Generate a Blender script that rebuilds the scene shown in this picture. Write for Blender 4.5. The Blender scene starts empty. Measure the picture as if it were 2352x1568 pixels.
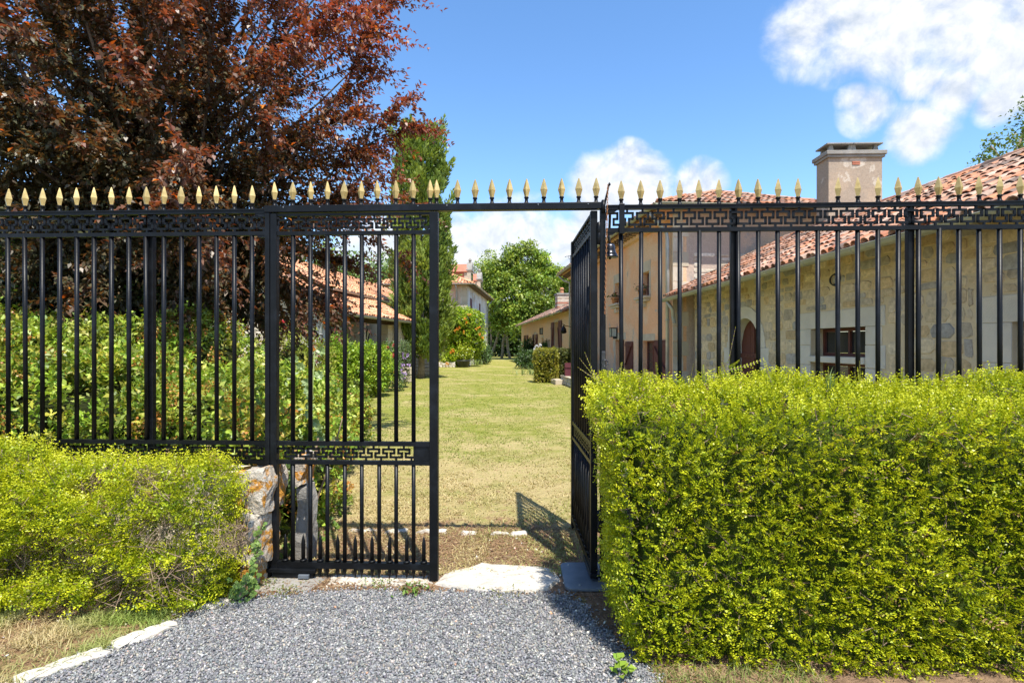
import bpy, math, random
import numpy as np
from mathutils import Vector, Matrix
random.seed(7)
rng = np.random.default_rng(7)
sc = bpy.context.scene
col = sc.collection
PI = math.pi

# ------------------------------------------------------------------ camera
HC, FP, CX, HY = 1.55, 1267.0, 1176.0, 792.0      # eye height, focal in picture units (2352 wide), centre, horizon
cam_d = bpy.data.cameras.new('camera'); cam = bpy.data.objects.new('camera', cam_d); col.objects.link(cam)
cam.location = (0, 0, HC); cam.rotation_euler = (PI/2, 0, 0)
cam_d.sensor_width = 36; cam_d.lens = 36*FP/2352; cam_d.shift_y = (HY-784)/2352
cam_d.clip_start = .05; cam_d.clip_end = 5000
sc.camera = cam
# ------------------------------------------------------------------ sun and sky
SUN = Vector((.47, -1.12, 2.42)).normalized()
sl = bpy.data.lights.new('sun', 'SUN'); so = bpy.data.objects.new('sun', sl); col.objects.link(so)
sl.energy = 2.9; sl.angle = math.radians(.53); sl.color = (1, .95, .86)
so.rotation_euler = SUN.to_track_quat('Z', 'Y').to_euler(); so.location = (6, -10, 30)
sc.view_settings.view_transform = 'Standard'; sc.view_settings.look = 'None'
sc.view_settings.gamma = 1; sc.view_settings.exposure = 1.48
SKY_STRENGTH = .15
sc.cycles.max_bounces = 8; sc.cycles.transparent_max_bounces = 8

def V(*a): return Vector(a)
def pix(x, y, Y):
    'picture position at depth Y -> world point'
    return Vector(((x-CX)/FP*Y, Y, HC-(y-HY)/FP*Y))
def gnd(x, y):
    'picture position on the ground -> world point'
    Y = HC*FP/(y-HY); return Vector(((x-CX)/FP*Y, Y, 0))

# ------------------------------------------------------------------ node helpers
class NT:
    def __init__(s, tree): s.t = tree
    def n(s, kind, ins=None, **kw):
        nd = s.t.nodes.new(kind)
        for k, v in kw.items(): setattr(nd, k, v)
        for k, v in (ins or {}).items():
            sock = nd.inputs[k]
            if isinstance(v, bpy.types.NodeSocket): s.t.links.new(v, sock)
            else: sock.default_value = v
        return nd
    def math(s, op, a, b=0., c=None, clamp=False):
        d = {0: a, 1: b}
        if c is not None: d[2] = c
        return s.n('ShaderNodeMath', d, operation=op, use_clamp=clamp).outputs[0]
    def mix(s, f, a, b, blend='MIX'):
        nd = s.n('ShaderNodeMix', data_type='RGBA', blend_type=blend)
        for i, v in ((0, f), (6, a), (7, b)):
            if isinstance(v, bpy.types.NodeSocket): s.t.links.new(v, nd.inputs[i])
            else: nd.inputs[i].default_value = v if i == 0 else (*v, 1) if len(v) == 3 else v
        return nd.outputs[2]
    def ramp(s, f, stops, interp='LINEAR'):
        nd = s.n('ShaderNodeValToRGB', {0: f}); cr = nd.color_ramp; cr.interpolation = interp
        while len(cr.elements) < len(stops): cr.elements.new(.5)
        for e, (p, c) in zip(cr.elements, stops):
            e.position = p; e.color = (*c, 1) if not isinstance(c, (int, float)) else (c, c, c, 1)
        return nd.outputs[0]
    def noise(s, vec, scale, detail=4, rough=.55, dist=0.):
        return s.n('ShaderNodeTexNoise', {'Vector': vec, 'Scale': scale, 'Detail': detail, 'Roughness': rough, 'Distortion': dist}).outputs[0]
    def maprange(s, v, a, b, c=0., d=1., smooth=True):
        return s.n('ShaderNodeMapRange', {0: v, 1: a, 2: b, 3: c, 4: d}, interpolation_type='SMOOTHSTEP' if smooth else 'LINEAR').outputs[0]

def newmat(name):
    m = bpy.data.materials.new(name); m.use_nodes = True; m.node_tree.nodes.clear()
    return m, NT(m.node_tree)
def finish(m, t, base, rough=.7, spec=.3, metal=0., bump=None, disp=None):
    p = t.n('ShaderNodeBsdfPrincipled', {'Base Color': base if isinstance(base, bpy.types.NodeSocket) else (*base, 1), 'Roughness': rough, 'Specular IOR Level': spec, 'Metallic': metal})
    if bump:
        h, strength, dist = bump
        b = t.n('ShaderNodeBump', {'Strength': strength, 'Distance': dist, 'Height': h})
        t.t.links.new(b.outputs[0], p.inputs['Normal'])
    o = t.n('ShaderNodeOutputMaterial'); t.t.links.new(p.outputs[0], o.inputs[0])
    return m
def pos(t): return t.n('ShaderNodeNewGeometry').outputs['Position']
def simple(name, c1, c2, scale=6., rough=.7, spec=.3, metal=0., bump=.3, bscale=40., bdist=.01, lo=.3, hi=.7):
    m, t = newmat(name); p = pos(t)
    base = t.ramp(t.noise(p, scale, 5, .6), [(lo, c1), (hi, c2)])
    h = t.noise(p, bscale, 5, .6)
    return finish(m, t, base, rough, spec, metal, (h, bump, bdist) if bump else None)
def attrmat(name, rough=.8, spec=.25, nscale=30., amount=.45, bump=.4, bdist=.006, spots=None):
    'colour from the Col attribute, mottled by noise'
    m, t = newmat(name); p = pos(t)
    a = t.n('ShaderNodeAttribute', attribute_name='Col').outputs['Color']
    n1 = t.noise(p, nscale, 6, .65)
    k = t.ramp(n1, [(.25, 1-amount), (.75, 1+amount)])
    base = t.mix(1., a, k, 'MULTIPLY')
    if spots:
        f = t.maprange(t.noise(p, spots[0], 6, .7), spots[1], spots[1]+.08)
        base = t.mix(f, base, spots[2])
    return finish(m, t, base, rough, spec, 0, (n1, bump, bdist))
def leafmat(name, rough=.42, spec=.4, trans=.32, tint=(1.25, 1.2, .55)):
    m, t = newmat(name)
    a = t.n('ShaderNodeAttribute', attribute_name='Col').outputs['Color']
    p = t.n('ShaderNodeBsdfPrincipled', {'Base Color': a, 'Roughness': rough, 'Specular IOR Level': spec})
    tr = t.n('ShaderNodeBsdfTranslucent', {'Color': t.mix(1., a, tint, 'MULTIPLY')})
    mx = t.n('ShaderNodeMixShader', {0: trans, 1: p.outputs[0], 2: tr.outputs[0]})
    o = t.n('ShaderNodeOutputMaterial'); t.t.links.new(mx.outputs[0], o.inputs[0])
    return m
def plaster(name, main, second, grey, wash, sc_=.55, k=(.5, .56, .6)):
    'old lime render: large patches, streaks, fine grain'
    m, t = newmat(name); p = pos(t)
    st = t.n('ShaderNodeMapping', {'Vector': p, 'Scale': (2.2, 2.2, .5)}).outputs[0]
    b = t.mix(t.maprange(t.noise(p, sc_, 6, .62, .4), k[0]-.06, k[0]+.06), main, second)
    b = t.mix(t.maprange(t.noise(p, sc_*1.7, 7, .68, .6), k[1], k[1]+.05), b, grey)
    b = t.mix(t.maprange(t.noise(st, 1.1, 6, .7), k[2], k[2]+.14, 0, .75), b, wash)
    g = t.noise(p, 24, 6, .7)
    b = t.mix(1., b, t.ramp(g, [(.25, .78), (.75, 1.2)]), 'MULTIPLY')
    h = t.math('ADD', t.math('MULTIPLY', t.noise(p, 3, 6, .6), 2.), t.noise(p, 55, 5, .7))
    return finish(m, t, b, .92, .15, 0, (h, .55, .012))

# ------------------------------------------------------------------ sky with clouds
def make_world():
    w = bpy.data.worlds.new('World'); sc.world = w; w.use_nodes = True
    w.node_tree.nodes.clear(); t = NT(w.node_tree)
    d = t.n('ShaderNodeTexCoord').outputs['Generated']
    sky = t.n('ShaderNodeTexSky', sky_type='NISHITA', sun_disc=False, sun_elevation=math.asin(SUN.z),
              sun_rotation=math.atan2(SUN.x, SUN.y), altitude=150, air_density=1., dust_density=.1, ozone_density=3.2).outputs[0]
    sky = t.n('ShaderNodeHueSaturation', {'Saturation': 1.14, 'Value': .68, 'Color': sky}).outputs[0]
    blobs = [(1060, 545, 50), (1130, 555, 70), (1215, 545, 75), (1300, 560, 70), (1345, 520, 50), (870, 570, 70),
             (1375, 425, 62), (1430, 405, 62), (1485, 425, 55), (1605, 430, 50), (1100, 640, 90), (1250, 640, 90), (820, 650, 90),
             (1870, 70, 85), (1960, 40, 110), (2090, 10, 140), (2230, 20, 130), (2345, 90, 110), (2360, 190, 60),
             (1990, 255, 46), (2120, 185, 40), (2185, 215, 50), (2110, 302, 60), (2290, 240, 40), (1960, 225, 30),
             ]
    m = None
    for x, y, r in blobs:
        c = Vector(((x-CX)/FP, 1, (HY-y)/FP)); c.normalize()
        a = r/FP/(1+((x-CX)/FP)**2+((HY-y)/FP)**2)**.5
        dt = t.n('ShaderNodeVectorMath', {0: d, 1: tuple(c)}, operation='DOT_PRODUCT').outputs['Value']
        v = t.maprange(dt, math.cos(a*1.55), math.cos(a*.1), 0, 1, smooth=False)
        m = v if m is None else t.math('MAXIMUM', m, v)
    up = t.n('ShaderNodeVectorMath', {0: d, 1: tuple(SUN*.016)}, operation='ADD').outputs[0]
    n0 = t.noise(d, 2.6, 3, .5)                                    # unseen clouds added outside the frame for white fill light
    fwd = t.n('ShaderNodeSeparateXYZ', {0: d}).outputs[1]
    m = t.math('MAXIMUM', m, t.math('MULTIPLY', t.maprange(n0, .50, .66), t.maprange(fwd, .62, .50)))
    n1 = t.noise(d, 11, 10, .58, .3); n2 = t.noise(up, 11, 10, .58, .3)
    dens = t.math('ADD', t.math('MULTIPLY', m, .85), t.math('MULTIPLY', t.math('MULTIPLY', t.math('SUBTRACT', n1, .5), 1.5), t.maprange(m, .0, .3)))
    f = t.maprange(dens, .10, .80)
    lit = t.math('ADD', .62, t.math('MULTIPLY', t.math('SUBTRACT', n1, n2), 4.5), clamp=True)
    lit = t.math('SUBTRACT', lit, t.math('MULTIPLY', t.maprange(dens, .75, 1.25), .35), clamp=True)
    cc = t.mix(lit, (1.55, 1.75, 2.05), (2.75, 2.78, 2.84))
    c = t.mix(t.math('MULTIPLY', f, .96), sky, cc)
    bg = t.n('ShaderNodeBackground', {'Color': c, 'Strength': SKY_STRENGTH})
    o = t.n('ShaderNodeOutputWorld'); t.t.links.new(bg.outputs[0], o.inputs[0])
make_world()

# ------------------------------------------------------------------ object helpers
WM = {}
def set_parent(o, parent, wm=None):
    WM[o.name] = wm or Matrix()
    if parent is not None:
        o.parent = parent; o.matrix_parent_inverse = WM[parent.name].inverted()
def thing(name, label, cat, loc=(0, 0, 0), group=None):
    o = bpy.data.objects.new(name, None); col.objects.link(o); o.location = loc; o.empty_display_size = .2
    WM[o.name] = Matrix.Translation(loc)
    return tag(o, label, cat, group)
def tag(o, label=None, cat=None, group=None, kind=None):
    if label: o['label'] = label
    if cat: o['category'] = cat
    if group: o['group'] = group
    if kind: o['kind'] = kind
    return o
def inst(name, mesh, M, parent=None):
    o = bpy.data.objects.new(name, mesh); col.objects.link(o); o.matrix_basis = M
    set_parent(o, parent, M.copy()); return o
def box_vf(x0, x1, y0, y1, z0, z1):
    v = [(x, y, z) for z in (z0, z1) for y in (y0, y1) for x in (x0, x1)]
    return v, [(0, 2, 3, 1), (4, 5, 7, 6), (0, 1, 5, 4), (2, 6, 7, 3), (0, 4, 6, 2), (1, 3, 7, 5)]
class MB:
    def __init__(s, M=None): s.v = []; s.f = []; s.M = M; s.c = []; s.cc = None
    def add(s, vs, fs):
        o = len(s.v)
        for p in vs:
            p = Vector(p); s.v.append(tuple(s.M @ p) if s.M else tuple(p))
            if s.cc is not None: s.c.append(s.cc)
        s.f += [tuple(i+o for i in f) for f in fs]; return s
    def box(s, *a): return s.add(*box_vf(*a))
    def beam(s, p, q, w, h, up=(0, 0, 1)):
        p, q = Vector(p), Vector(q); d = (q-p).normalized(); a = d.cross(Vector(up))
        a = a.normalized() if a.length > 1e-4 else Vector((1, 0, 0)); b = a.cross(d)
        vs = [c+a*sx*w/2+b*sz*h/2 for c in (p, q) for sz in (-1, 1) for sx in (-1, 1)]
        return s.add(vs, [(0, 1, 3, 2), (4, 6, 7, 5), (0, 4, 5, 1), (2, 3, 7, 6), (0, 2, 6, 4), (1, 5, 7, 3)])
    def tube(s, pts, r, n=8):
        pts = [Vector(p) for p in pts]; k = len(pts); rs = r if isinstance(r, (list, tuple)) else [r]*k
        vs, fs = [], []; ref = None
        for i, p in enumerate(pts):
            d = (pts[min(i+1, k-1)]-pts[max(i-1, 0)]).normalized()
            if ref is None: ref = Vector((1, 0, 0)) if abs(d.x) < .8 else Vector((0, 1, 0))
            a = (ref-d*ref.dot(d)).normalized(); b = d.cross(a); ref = a
            vs += [p+(a*math.cos(2*PI*j/n)+b*math.sin(2*PI*j/n))*rs[i] for j in range(n)]
        for i in range(k-1):
            fs += [(i*n+j, i*n+(j+1) % n, (i+1)*n+(j+1) % n, (i+1)*n+j) for j in range(n)]
        fs += [tuple(reversed(range(n))), tuple(range((k-1)*n, k*n))]
        return s.add(vs, fs)
    def lathe(s, c, prof, n=12, ph=0.):
        c = Vector(c); vs, fs = [], []
        for r, z in prof: vs += [c+Vector((r*math.cos(ph+2*PI*j/n), r*math.sin(ph+2*PI*j/n), z)) for j in range(n)]
        for i in range(len(prof)-1): fs += [(i*n+j, i*n+(j+1) % n, (i+1)*n+(j+1) % n, (i+1)*n+j) for j in range(n)]
        fs += [tuple(reversed(range(n))), tuple(range((len(prof)-1)*n, len(prof)*n))]
        return s.add(vs, fs)
    def prism(s, poly, a, b, axis='z'):
        'polygon (p,q) pulled from a to b along the axis; y: poly is (x,z)'
        k = len(poly); f = (lambda p, h: (p[0], p[1], h)) if axis == 'z' else (lambda p, h: (p[0], h, p[1]))
        vs = [f(p, a) for p in poly]+[f(p, b) for p in poly]
        return s.add(vs, [tuple(range(k)), tuple(range(2*k-1, k-1, -1))]+[(i, i+k, (i+1) % k+k, (i+1) % k) for i in range(k)])
    def mesh(s, name, mat, smooth=False):
        me = bpy.data.meshes.new(name); me.from_pydata(s.v, [], s.f)
        if s.c:
            at = me.color_attributes.new('Col', 'FLOAT_COLOR', 'POINT')
            at.data.foreach_set('color', np.array([(*c, 1) for c in s.c], dtype=np.float32).ravel())
        me.materials.append(mat)
        if smooth: me.polygons.foreach_set('use_smooth', [True]*len(me.polygons))
        me.update(); return me
    def build(s, name, mat, parent=None, smooth=False, bevel=0):
        o = bpy.data.objects.new(name, s.mesh(name, mat, smooth)); col.objects.link(o)
        set_parent(o, parent)
        if bevel:
            b = o.modifiers.new('bevel', 'BEVEL'); b.width = bevel; b.segments = 2; b.limit_method = 'ANGLE'
        return o
def npmesh(name, verts, faces, mat, cols=None, parent=None, smooth=False, kind=None):
    'verts (N,3), faces (F,k) of one size'
    me = bpy.data.meshes.new(name); nv, (nf, k) = len(verts), faces.shape
    me.vertices.add(nv); me.vertices.foreach_set('co', np.ascontiguousarray(verts, np.float32).ravel())
    me.loops.add(nf*k); me.loops.foreach_set('vertex_index', np.ascontiguousarray(faces, np.int32).ravel())
    me.polygons.add(nf); me.polygons.foreach_set('loop_start', np.arange(0, nf*k, k, dtype=np.int32))
    if smooth: me.polygons.foreach_set('use_smooth', np.ones(nf, bool))
    me.update(calc_edges=True)
    if cols is not None:
        at = me.color_attributes.new('Col', 'FLOAT_COLOR', 'POINT')
        at.data.foreach_set('color', np.concatenate([np.clip(cols, 0, 1), np.ones((nv, 1))], 1).astype(np.float32).ravel())
    me.materials.append(mat)
    o = bpy.data.objects.new(name, me); col.objects.link(o); set_parent(o, parent)
    if kind: o['kind'] = kind
    return o

# ------------------------------------------------------------------ noise and foliage in numpy
def vnoise(p, freq, seed=0):
    p = np.asarray(p)*freq+seed*17.31; i = np.floor(p).astype(np.int64); f = p-i; f = f*f*(3-2*f); r = 0
    for dx in (0, 1):
        for dy in (0, 1):
            for dz in (0, 1):
                h = (i[:, 0]+dx)*374761393+(i[:, 1]+dy)*668265263+(i[:, 2]+dz)*2147483647+seed*1274126177
                h = (h ^ (h >> 13))*1274126177 & 0xffffffff; h = h ^ (h >> 16)
                w = (f[:, 0] if dx else 1-f[:, 0])*(f[:, 1] if dy else 1-f[:, 1])*(f[:, 2] if dz else 1-f[:, 2])
                r = r+w*((h & 0xffff)/65535.)
    return r
def unit(a): return a/np.maximum(np.linalg.norm(a, axis=-1, keepdims=True), 1e-9)
def rvec(n): return unit(rng.normal(size=(n, 3)))
def rbox(c, h, r):
    c, h = np.array(c), np.array(h)
    def f(p):
        q = np.abs(p-c)-(h-r)
        return np.linalg.norm(np.maximum(q, 0), axis=1)+np.minimum(q.max(1), 0)-r
    return f
def ellip(c, r):
    c, r = np.array(c), np.array(r)
    def f(p):
        k = np.linalg.norm((p-c)/r, axis=1); return (k-1)*r.min()
    return f
def lump(f, amp, freq, seed=0): return lambda p: f(p)+amp*(vnoise(p, freq, seed)-.5)*2+amp*.5*(vnoise(p, freq*2.3, seed+1)-.5)*2
def union(*fs): return lambda p: np.min([f(p) for f in fs], axis=0)
def grad(f, p, e=.01):
    return unit(np.stack([f(p+d)-f(p-d) for d in np.eye(3)*e], 1))
def shell(f, lo, hi, n, depth, bias=1.6):
    'n random points inside f, within depth of its surface, more near the surface'
    lo, hi = np.array(lo), np.array(hi); out, ds = [], []; have = 0
    for _ in range(60):
        p = lo+rng.random((60000, 3))*(hi-lo); d = f(p)
        k = (d < 0) & (d > -depth) & (rng.random(len(p)) < np.clip(1+d/depth, 0, 1)**bias)
        out.append(p[k]); ds.append(d[k]); have += k.sum()
        if have > n: break
    p, d = np.concatenate(out)[:n], np.concatenate(ds)[:n]
    return p, d, grad(f, p)
QF = np.array([[0, 1, 2, 3]])
def leaves(P, D, N, L, W, C, fold=.18):
    'one folded leaf (a quad) each: base P, long axis D, normal N'
    D = unit(D); S = unit(np.cross(N, D)); N = np.cross(D, S); L = L[:, None]; W = W[:, None]
    m = P+D*L*.45+N*W*fold
    v = np.stack([P, m+S*W*.5, P+D*L-N*W*fold*.6, m-S*W*.5], 1)
    return v.reshape(-1, 3), np.repeat(C, 4, 0)
def quads(n): return np.arange(4*n).reshape(-1, 4)
def sprigs(P, A, slen, k, ll, lw, cbase, ctip, cvar=.25, flat=None, spread=.9):
    'k leaf pairs along each sprig axis A; flat two-ranked sprays'
    n = len(P); A = unit(A); B = unit(np.cross(A, rvec(n) if flat is None else unit(flat+rvec(n)*.5))); Cn = np.cross(A, B)
    t = (np.arange(k)+.5)/k; out_v, out_c = [], []
    tone = 1+(rng.random((n, 1))-.5)*2*cvar
    for j in range(k):
        for sg in (-1, 1):
            p = P+A*(slen*(t[j]+(rng.random(n)-.5)*.08))[:, None]
            d = A*.55+B*sg*spread+rng.normal(size=(n, 3))*.22; nn = Cn+rng.normal(size=(n, 3))*.35
            sz = (1.05-.45*abs(t[j]-.35))*(.8+.4*rng.random(n))
            f = np.clip(t[j]+rng.normal(size=(n, 1))*.18, 0, 1)
            c = (np.array(cbase)*(1-f)+np.array(ctip)*f)*tone*(1+(rng.random((n, 1))-.5)*.3)
            v, cc = leaves(p, d, nn, ll*sz, lw*sz, c); out_v.append(v); out_c.append(cc)
    return np.concatenate(out_v), np.concatenate(out_c)
def foliage(name, vc, mat, parent, kind='stuff'):
    v = np.concatenate([a for a, _ in vc]); c = np.concatenate([b for _, b in vc])
    return npmesh(name, v, quads(len(v)//4), mat, c, parent, kind=kind)
def pick(palette, n, jit=.12):
    pal = np.array(palette); c = pal[rng.integers(0, len(pal), n)]
    return c*(1+rng.normal(size=(n, 1))*jit)*(1+rng.normal(size=(n, 3))*jit*.18)
# ------------------------------------------------------------------ materials
def iron_mat():
    m, t = newmat('black_painted_iron'); p = pos(t)
    n1 = t.noise(p, 60, 6, .7); n2 = t.noise(p, 7, 6, .7)
    b = t.mix(t.maprange(n2, .45, .75), (.004, .0045, .0055), (.011, .013, .017))
    b = t.mix(t.maprange(n1, .69, .74), b, (.10, .105, .11))
    return finish(m, t, b, .40, .2, 0, (t.noise(p, 160, 4, .6), .25, .002))
IRON = iron_mat()
GOLD = simple('gold_paint', (.42, .30, .10), (.62, .47, .20), 25, .4, .5, .35, .2, 150, .002)
STEEL = simple('weathered_steel', (.10, .125, .16), (.19, .21, .235), 6, .42, .5, .3, .15, 90, .002)
RUST = simple('rusty_chain', (.28, .10, .04), (.42, .22, .10), 80, .8, .2, .2, .3, 200, .002)
BRONZE = simple('dark_bell_metal', (.035, .037, .045), (.10, .10, .11), 15, .28, .6, .85, .1, 60, .002)
ZINC = simple('zinc', (.30, .31, .30), (.46, .46, .43), 3, .45, .5, .4, .2, 30, .003)
ZINC_OLD = simple('mossy_zinc', (.24, .25, .18), (.40, .39, .29), 2.5, .55, .4, .15, .2, 30, .003)
DARKWOOD = simple('dark_timber', (.035, .022, .015), (.09, .06, .04), 6, .85, .2, 0, .4, 40, .01)
OLDWOOD = simple('old_rafter_timber', (.09, .06, .04), (.22, .15, .10), 6, .85, .2, 0, .4, 40, .01)
def paint_mat(name, c1, c2, worn):
    m, t = newmat(name); p = pos(t)
    st = t.n('ShaderNodeMapping', {'Vector': p, 'Scale': (9, 9, 1.2)}).outputs[0]
    b = t.mix(t.noise(st, 3, 5, .6), c1, c2)
    b = t.mix(t.maprange(t.noise(p, 16, 6, .7), .68, .74), b, worn)
    return finish(m, t, b, .6, .3, 0, (t.noise(st, 5, 5, .6), .35, .006))
MAROON = paint_mat('brown_red_paint', (.085, .026, .02), (.135, .045, .034), (.24, .16, .13))
PLUM = paint_mat('plum_paint', (.085, .02, .03), (.13, .035, .045), (.22, .13, .13))
GLASS = finish(*(lambda mt: (mt[0], mt[1], (.018, .022, .024)))(newmat('window_glass')), rough=.06, spec=.9)
CURTAIN = simple('white_curtain', (.42, .43, .44), (.62, .62, .6), 5, .9, .1, 0, .3, 20, .01)
def limestone(name, a, b, spot, k=.62):
    m, t = newmat(name); p = pos(t)
    base = t.ramp(t.noise(p, 2.3, 6, .62), [(.3, a), (.7, b)])
    base = t.mix(t.maprange(t.noise(p, 38, 6, .75), k, k+.06), base, spot)
    h = t.math('ADD', t.noise(p, 9, 6, .65), t.noise(p, 70, 4, .6))
    return finish(m, t, base, .9, .15, 0, (h, .6, .012))
ASHLAR = limestone('pale_ashlar_limestone', (.56, .54, .49), (.70, .66, .58), (.30, .28, .25), .66)
ASHLAR_W = limestone('warm_ashlar_limestone', (.42, .36, .27), (.56, .48, .36), (.26, .22, .17), .66)
CONC = limestone('mossy_concrete', (.20, .19, .17), (.36, .34, .31), (.08, .08, .075), .6)
def slab_mat():
    m, t = newmat('white_rubbed_limestone'); p = pos(t)
    b = t.ramp(t.noise(p, 4, 7, .7), [(.25, (.40, .355, .285)), (.5, (.56, .515, .44)), (.75, (.67, .63, .56))])
    b = t.mix(t.maprange(t.noise(p, 26, 7, .75), .58, .65), b, (.30, .25, .19))
    b = t.mix(t.maprange(t.noise(p, 9, 7, .72), .62, .68, 0, .7), b, (.30, .24, .17))
    h = t.math('ADD', t.math('MULTIPLY', t.noise(p, 11, 7, .7), 2.), t.noise(p, 60, 5, .7))
    return finish(m, t, b, .95, .1, 0, (h, .6, .015))
SLAB = slab_mat()
STONEA = attrmat('rubble_stone', .92, .15, 14, .38, .7, .012)
MORTAR = limestone('lime_mortar', (.57, .475, .32), (.69, .585, .41), (.38, .315, .22), .6)
MORTAR_L = limestone('pale_lime_mortar', (.50, .43, .34), (.64, .56, .45), (.36, .30, .24), .6)
def lichen_mat():
    m, t = newmat('lichen_covered_stone'); p = pos(t)
    b = t.ramp(t.noise(p, 6, 7, .7), [(.3, (.34, .29, .23)), (.55, (.56, .50, .42)), (.75, (.70, .65, .57))])
    b = t.mix(t.maprange(t.noise(p, 7.3, 6, .68, .3), .47, .55), b, (.52, .245, .045))
    b = t.mix(t.maprange(t.noise(p, 19, 6, .72), .62, .67), b, (.10, .095, .085))
    h = t.math('ADD', t.math('MULTIPLY', t.noise(p, 12, 7, .7), 2.), t.noise(p, 60, 5, .7))
    return finish(m, t, b, .95, .1, 0, (h, .9, .02))
LICHEN = lichen_mat()
TILE = attrmat('roof_tile_clay', .88, .2, 9, .35, .4, .006, spots=(16, .66, (.20, .185, .15)))
UNDER = simple('roof_channel_clay', (.16, .075, .05), (.30, .16, .10), 3, .9, .15, 0, .3, 20, .01)
PL_HOUSE = plaster('ochre_lime_render', (.72, .41, .23), (.70, .48, .31), (.46, .38, .30), (.52, .37, .25), .55, (.52, .62, .64))
PL_FRONT = plaster('pinkish_lime_render', (.54, .41, .32), (.48, .38, .31), (.36, .33, .31), (.40, .32, .25), .4)
PL_LOW = plaster('orange_lime_render', (.68, .45, .26), (.63, .46, .30), (.66, .58, .49), (.43, .30, .18), .5, (.56, .66, .62))
PL_WHITE = plaster('flaking_white_render', (.62, .62, .62), (.58, .55, .50), (.46, .38, .29), (.36, .31, .26), .5)
PL_PINK = plaster('pale_pink_render', (.62, .43, .31), (.60, .48, .39), (.45, .39, .33), (.50, .40, .31), .45)
PL_PORCH = plaster('cream_render', (.62, .54, .43), (.55, .47, .38), (.42, .39, .36), (.45, .39, .31), .8)
PL_CHIM = plaster('grey_brown_render', (.42, .32, .235), (.36, .285, .22), (.52, .45, .37), (.27, .22, .18), .9)
BRICK = simple('red_brick_hanging_tile', (.36, .12, .075), (.48, .20, .13), 3, .85, .2, 0, .3, 30, .01)
TERRA = simple('terracotta', (.42, .18, .09), (.55, .27, .15), 8, .8, .2, 0, .2, 40, .005)
BLACKPOT = simple('black_plastic', (.02, .022, .026), (.05, .052, .06), 5, .45, .4, 0, 0)
BARK = simple('grey_bark', (.07, .055, .045), (.19, .155, .125), 14, .95, .1, 0, .8, 22, .03)
BARK_L = simple('pale_lichened_bark', (.16, .13, .10), (.34, .29, .24), 9, .95, .1, 0, .8, 22, .03)
TWIG = simple('dry_twig', (.14, .095, .065), (.30, .215, .15), 30, .95, .1, 0, .4, 60, .005)
THICKET = simple('hedge_core_shade', (.030, .050, .008), (.065, .085, .018), 30, .95, .05, 0, .8, 40, .03)  # inner shade of the hedges painted as a dark colour
CORE_SHADE_D = simple('shrub_core_shade', (.012, .018, .006), (.035, .040, .014), 30, .95, .05, 0, .8, 40, .03)  # darker painted shade for the gaps in the shrubs
LEAF = leafmat('leaf')
LEAF_HEDGE = leafmat('hedge_leaf', .38, .4, .30)
LEAF_PLUM = leafmat('plum_leaf', .40, .36, .30, (2.0, .9, .45))
PETAL = leafmat('petal', .6, .2, .3, (1.1, 1., 1.))
GRASS = leafmat('grass_blade', .55, .25, .30, (1.1, 1.15, .6))
PEBBLE = attrmat('pebble', .8, .2, 120, .2, .3, .002)
WHITE = simple('white_enamel', (.72, .72, .72), (.8, .8, .8), 5, .4, .4, 0, 0)
RED = simple('red_enamel', (.50, .01, .015), (.58, .018, .02), 5, .35, .5, 0, 0)

def lawn_mat():
    m, t = newmat('sunburnt_lawn'); p = pos(t)
    sep = t.n('ShaderNodeSeparateXYZ', {0: p}); Y = sep.outputs[1]; X = sep.outputs[0]
    n1 = t.noise(p, .55, 6, .65); n2 = t.noise(p, 3.2, 6, .7); n3 = t.noise(p, 45, 5, .75); n4 = t.noise(p, 9, 5, .7)
    near = t.maprange(Y, 4.6, 13., 1, 0)                     # worn, dry strip inside the gate
    dry = t.math('ADD', t.math('ADD', t.math('MULTIPLY', n1, .75), t.math('MULTIPLY', n2, .45)), t.math('MULTIPLY', near, .17))
    g = t.mix(t.maprange(n2, .3, .7), (.20, .225, .035), (.285, .275, .065))
    b = t.mix(t.maprange(dry, .52, .84), g, (.47, .375, .18))
    bare = t.math('ADD', t.maprange(Y, 4.5, 5.6, .6, 0), t.math('MULTIPLY', t.math('SUBTRACT', n2, .5), 1.2))
    b = t.mix(t.maprange(bare, .38, .62), b, (.30, .185, .105))
    b = t.mix(t.maprange(t.math('ADD', n4, t.math('MULTIPLY', near, .1)), .64, .72, 0, .7), b, (.33, .21, .12))
    b = t.mix(1., b, t.ramp(n3, [(.25, .6), (.75, 1.35)]), 'MULTIPLY')
    h = t.math('ADD', n3, t.math('MULTIPLY', n4, .6))
    return finish(m, t, b, .95, .1, 0, (h, .9, .03))
LAWN = lawn_mat()
def gravel_mat():
    m, t = newmat('grey_gravel'); p = pos(t)
    v = t.n('ShaderNodeTexVoronoi', {'Vector': p, 'Scale': 85.})
    c = t.ramp(v.outputs['Color'], [(.1, (.07, .072, .077)), (.5, (.19, .192, .197)), (.85, (.32, .32, .32)), (1, (.48, .43, .36))])
    return finish(m, t, c, .85, .2, 0, (v.outputs['Distance'], -1., .012))
GRAVEL = gravel_mat()
EARTH = simple('dry_earth_and_litter', (.15, .095, .06), (.34, .22, .135), 14, .95, .1, 0, .9, 55, .03)

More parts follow.
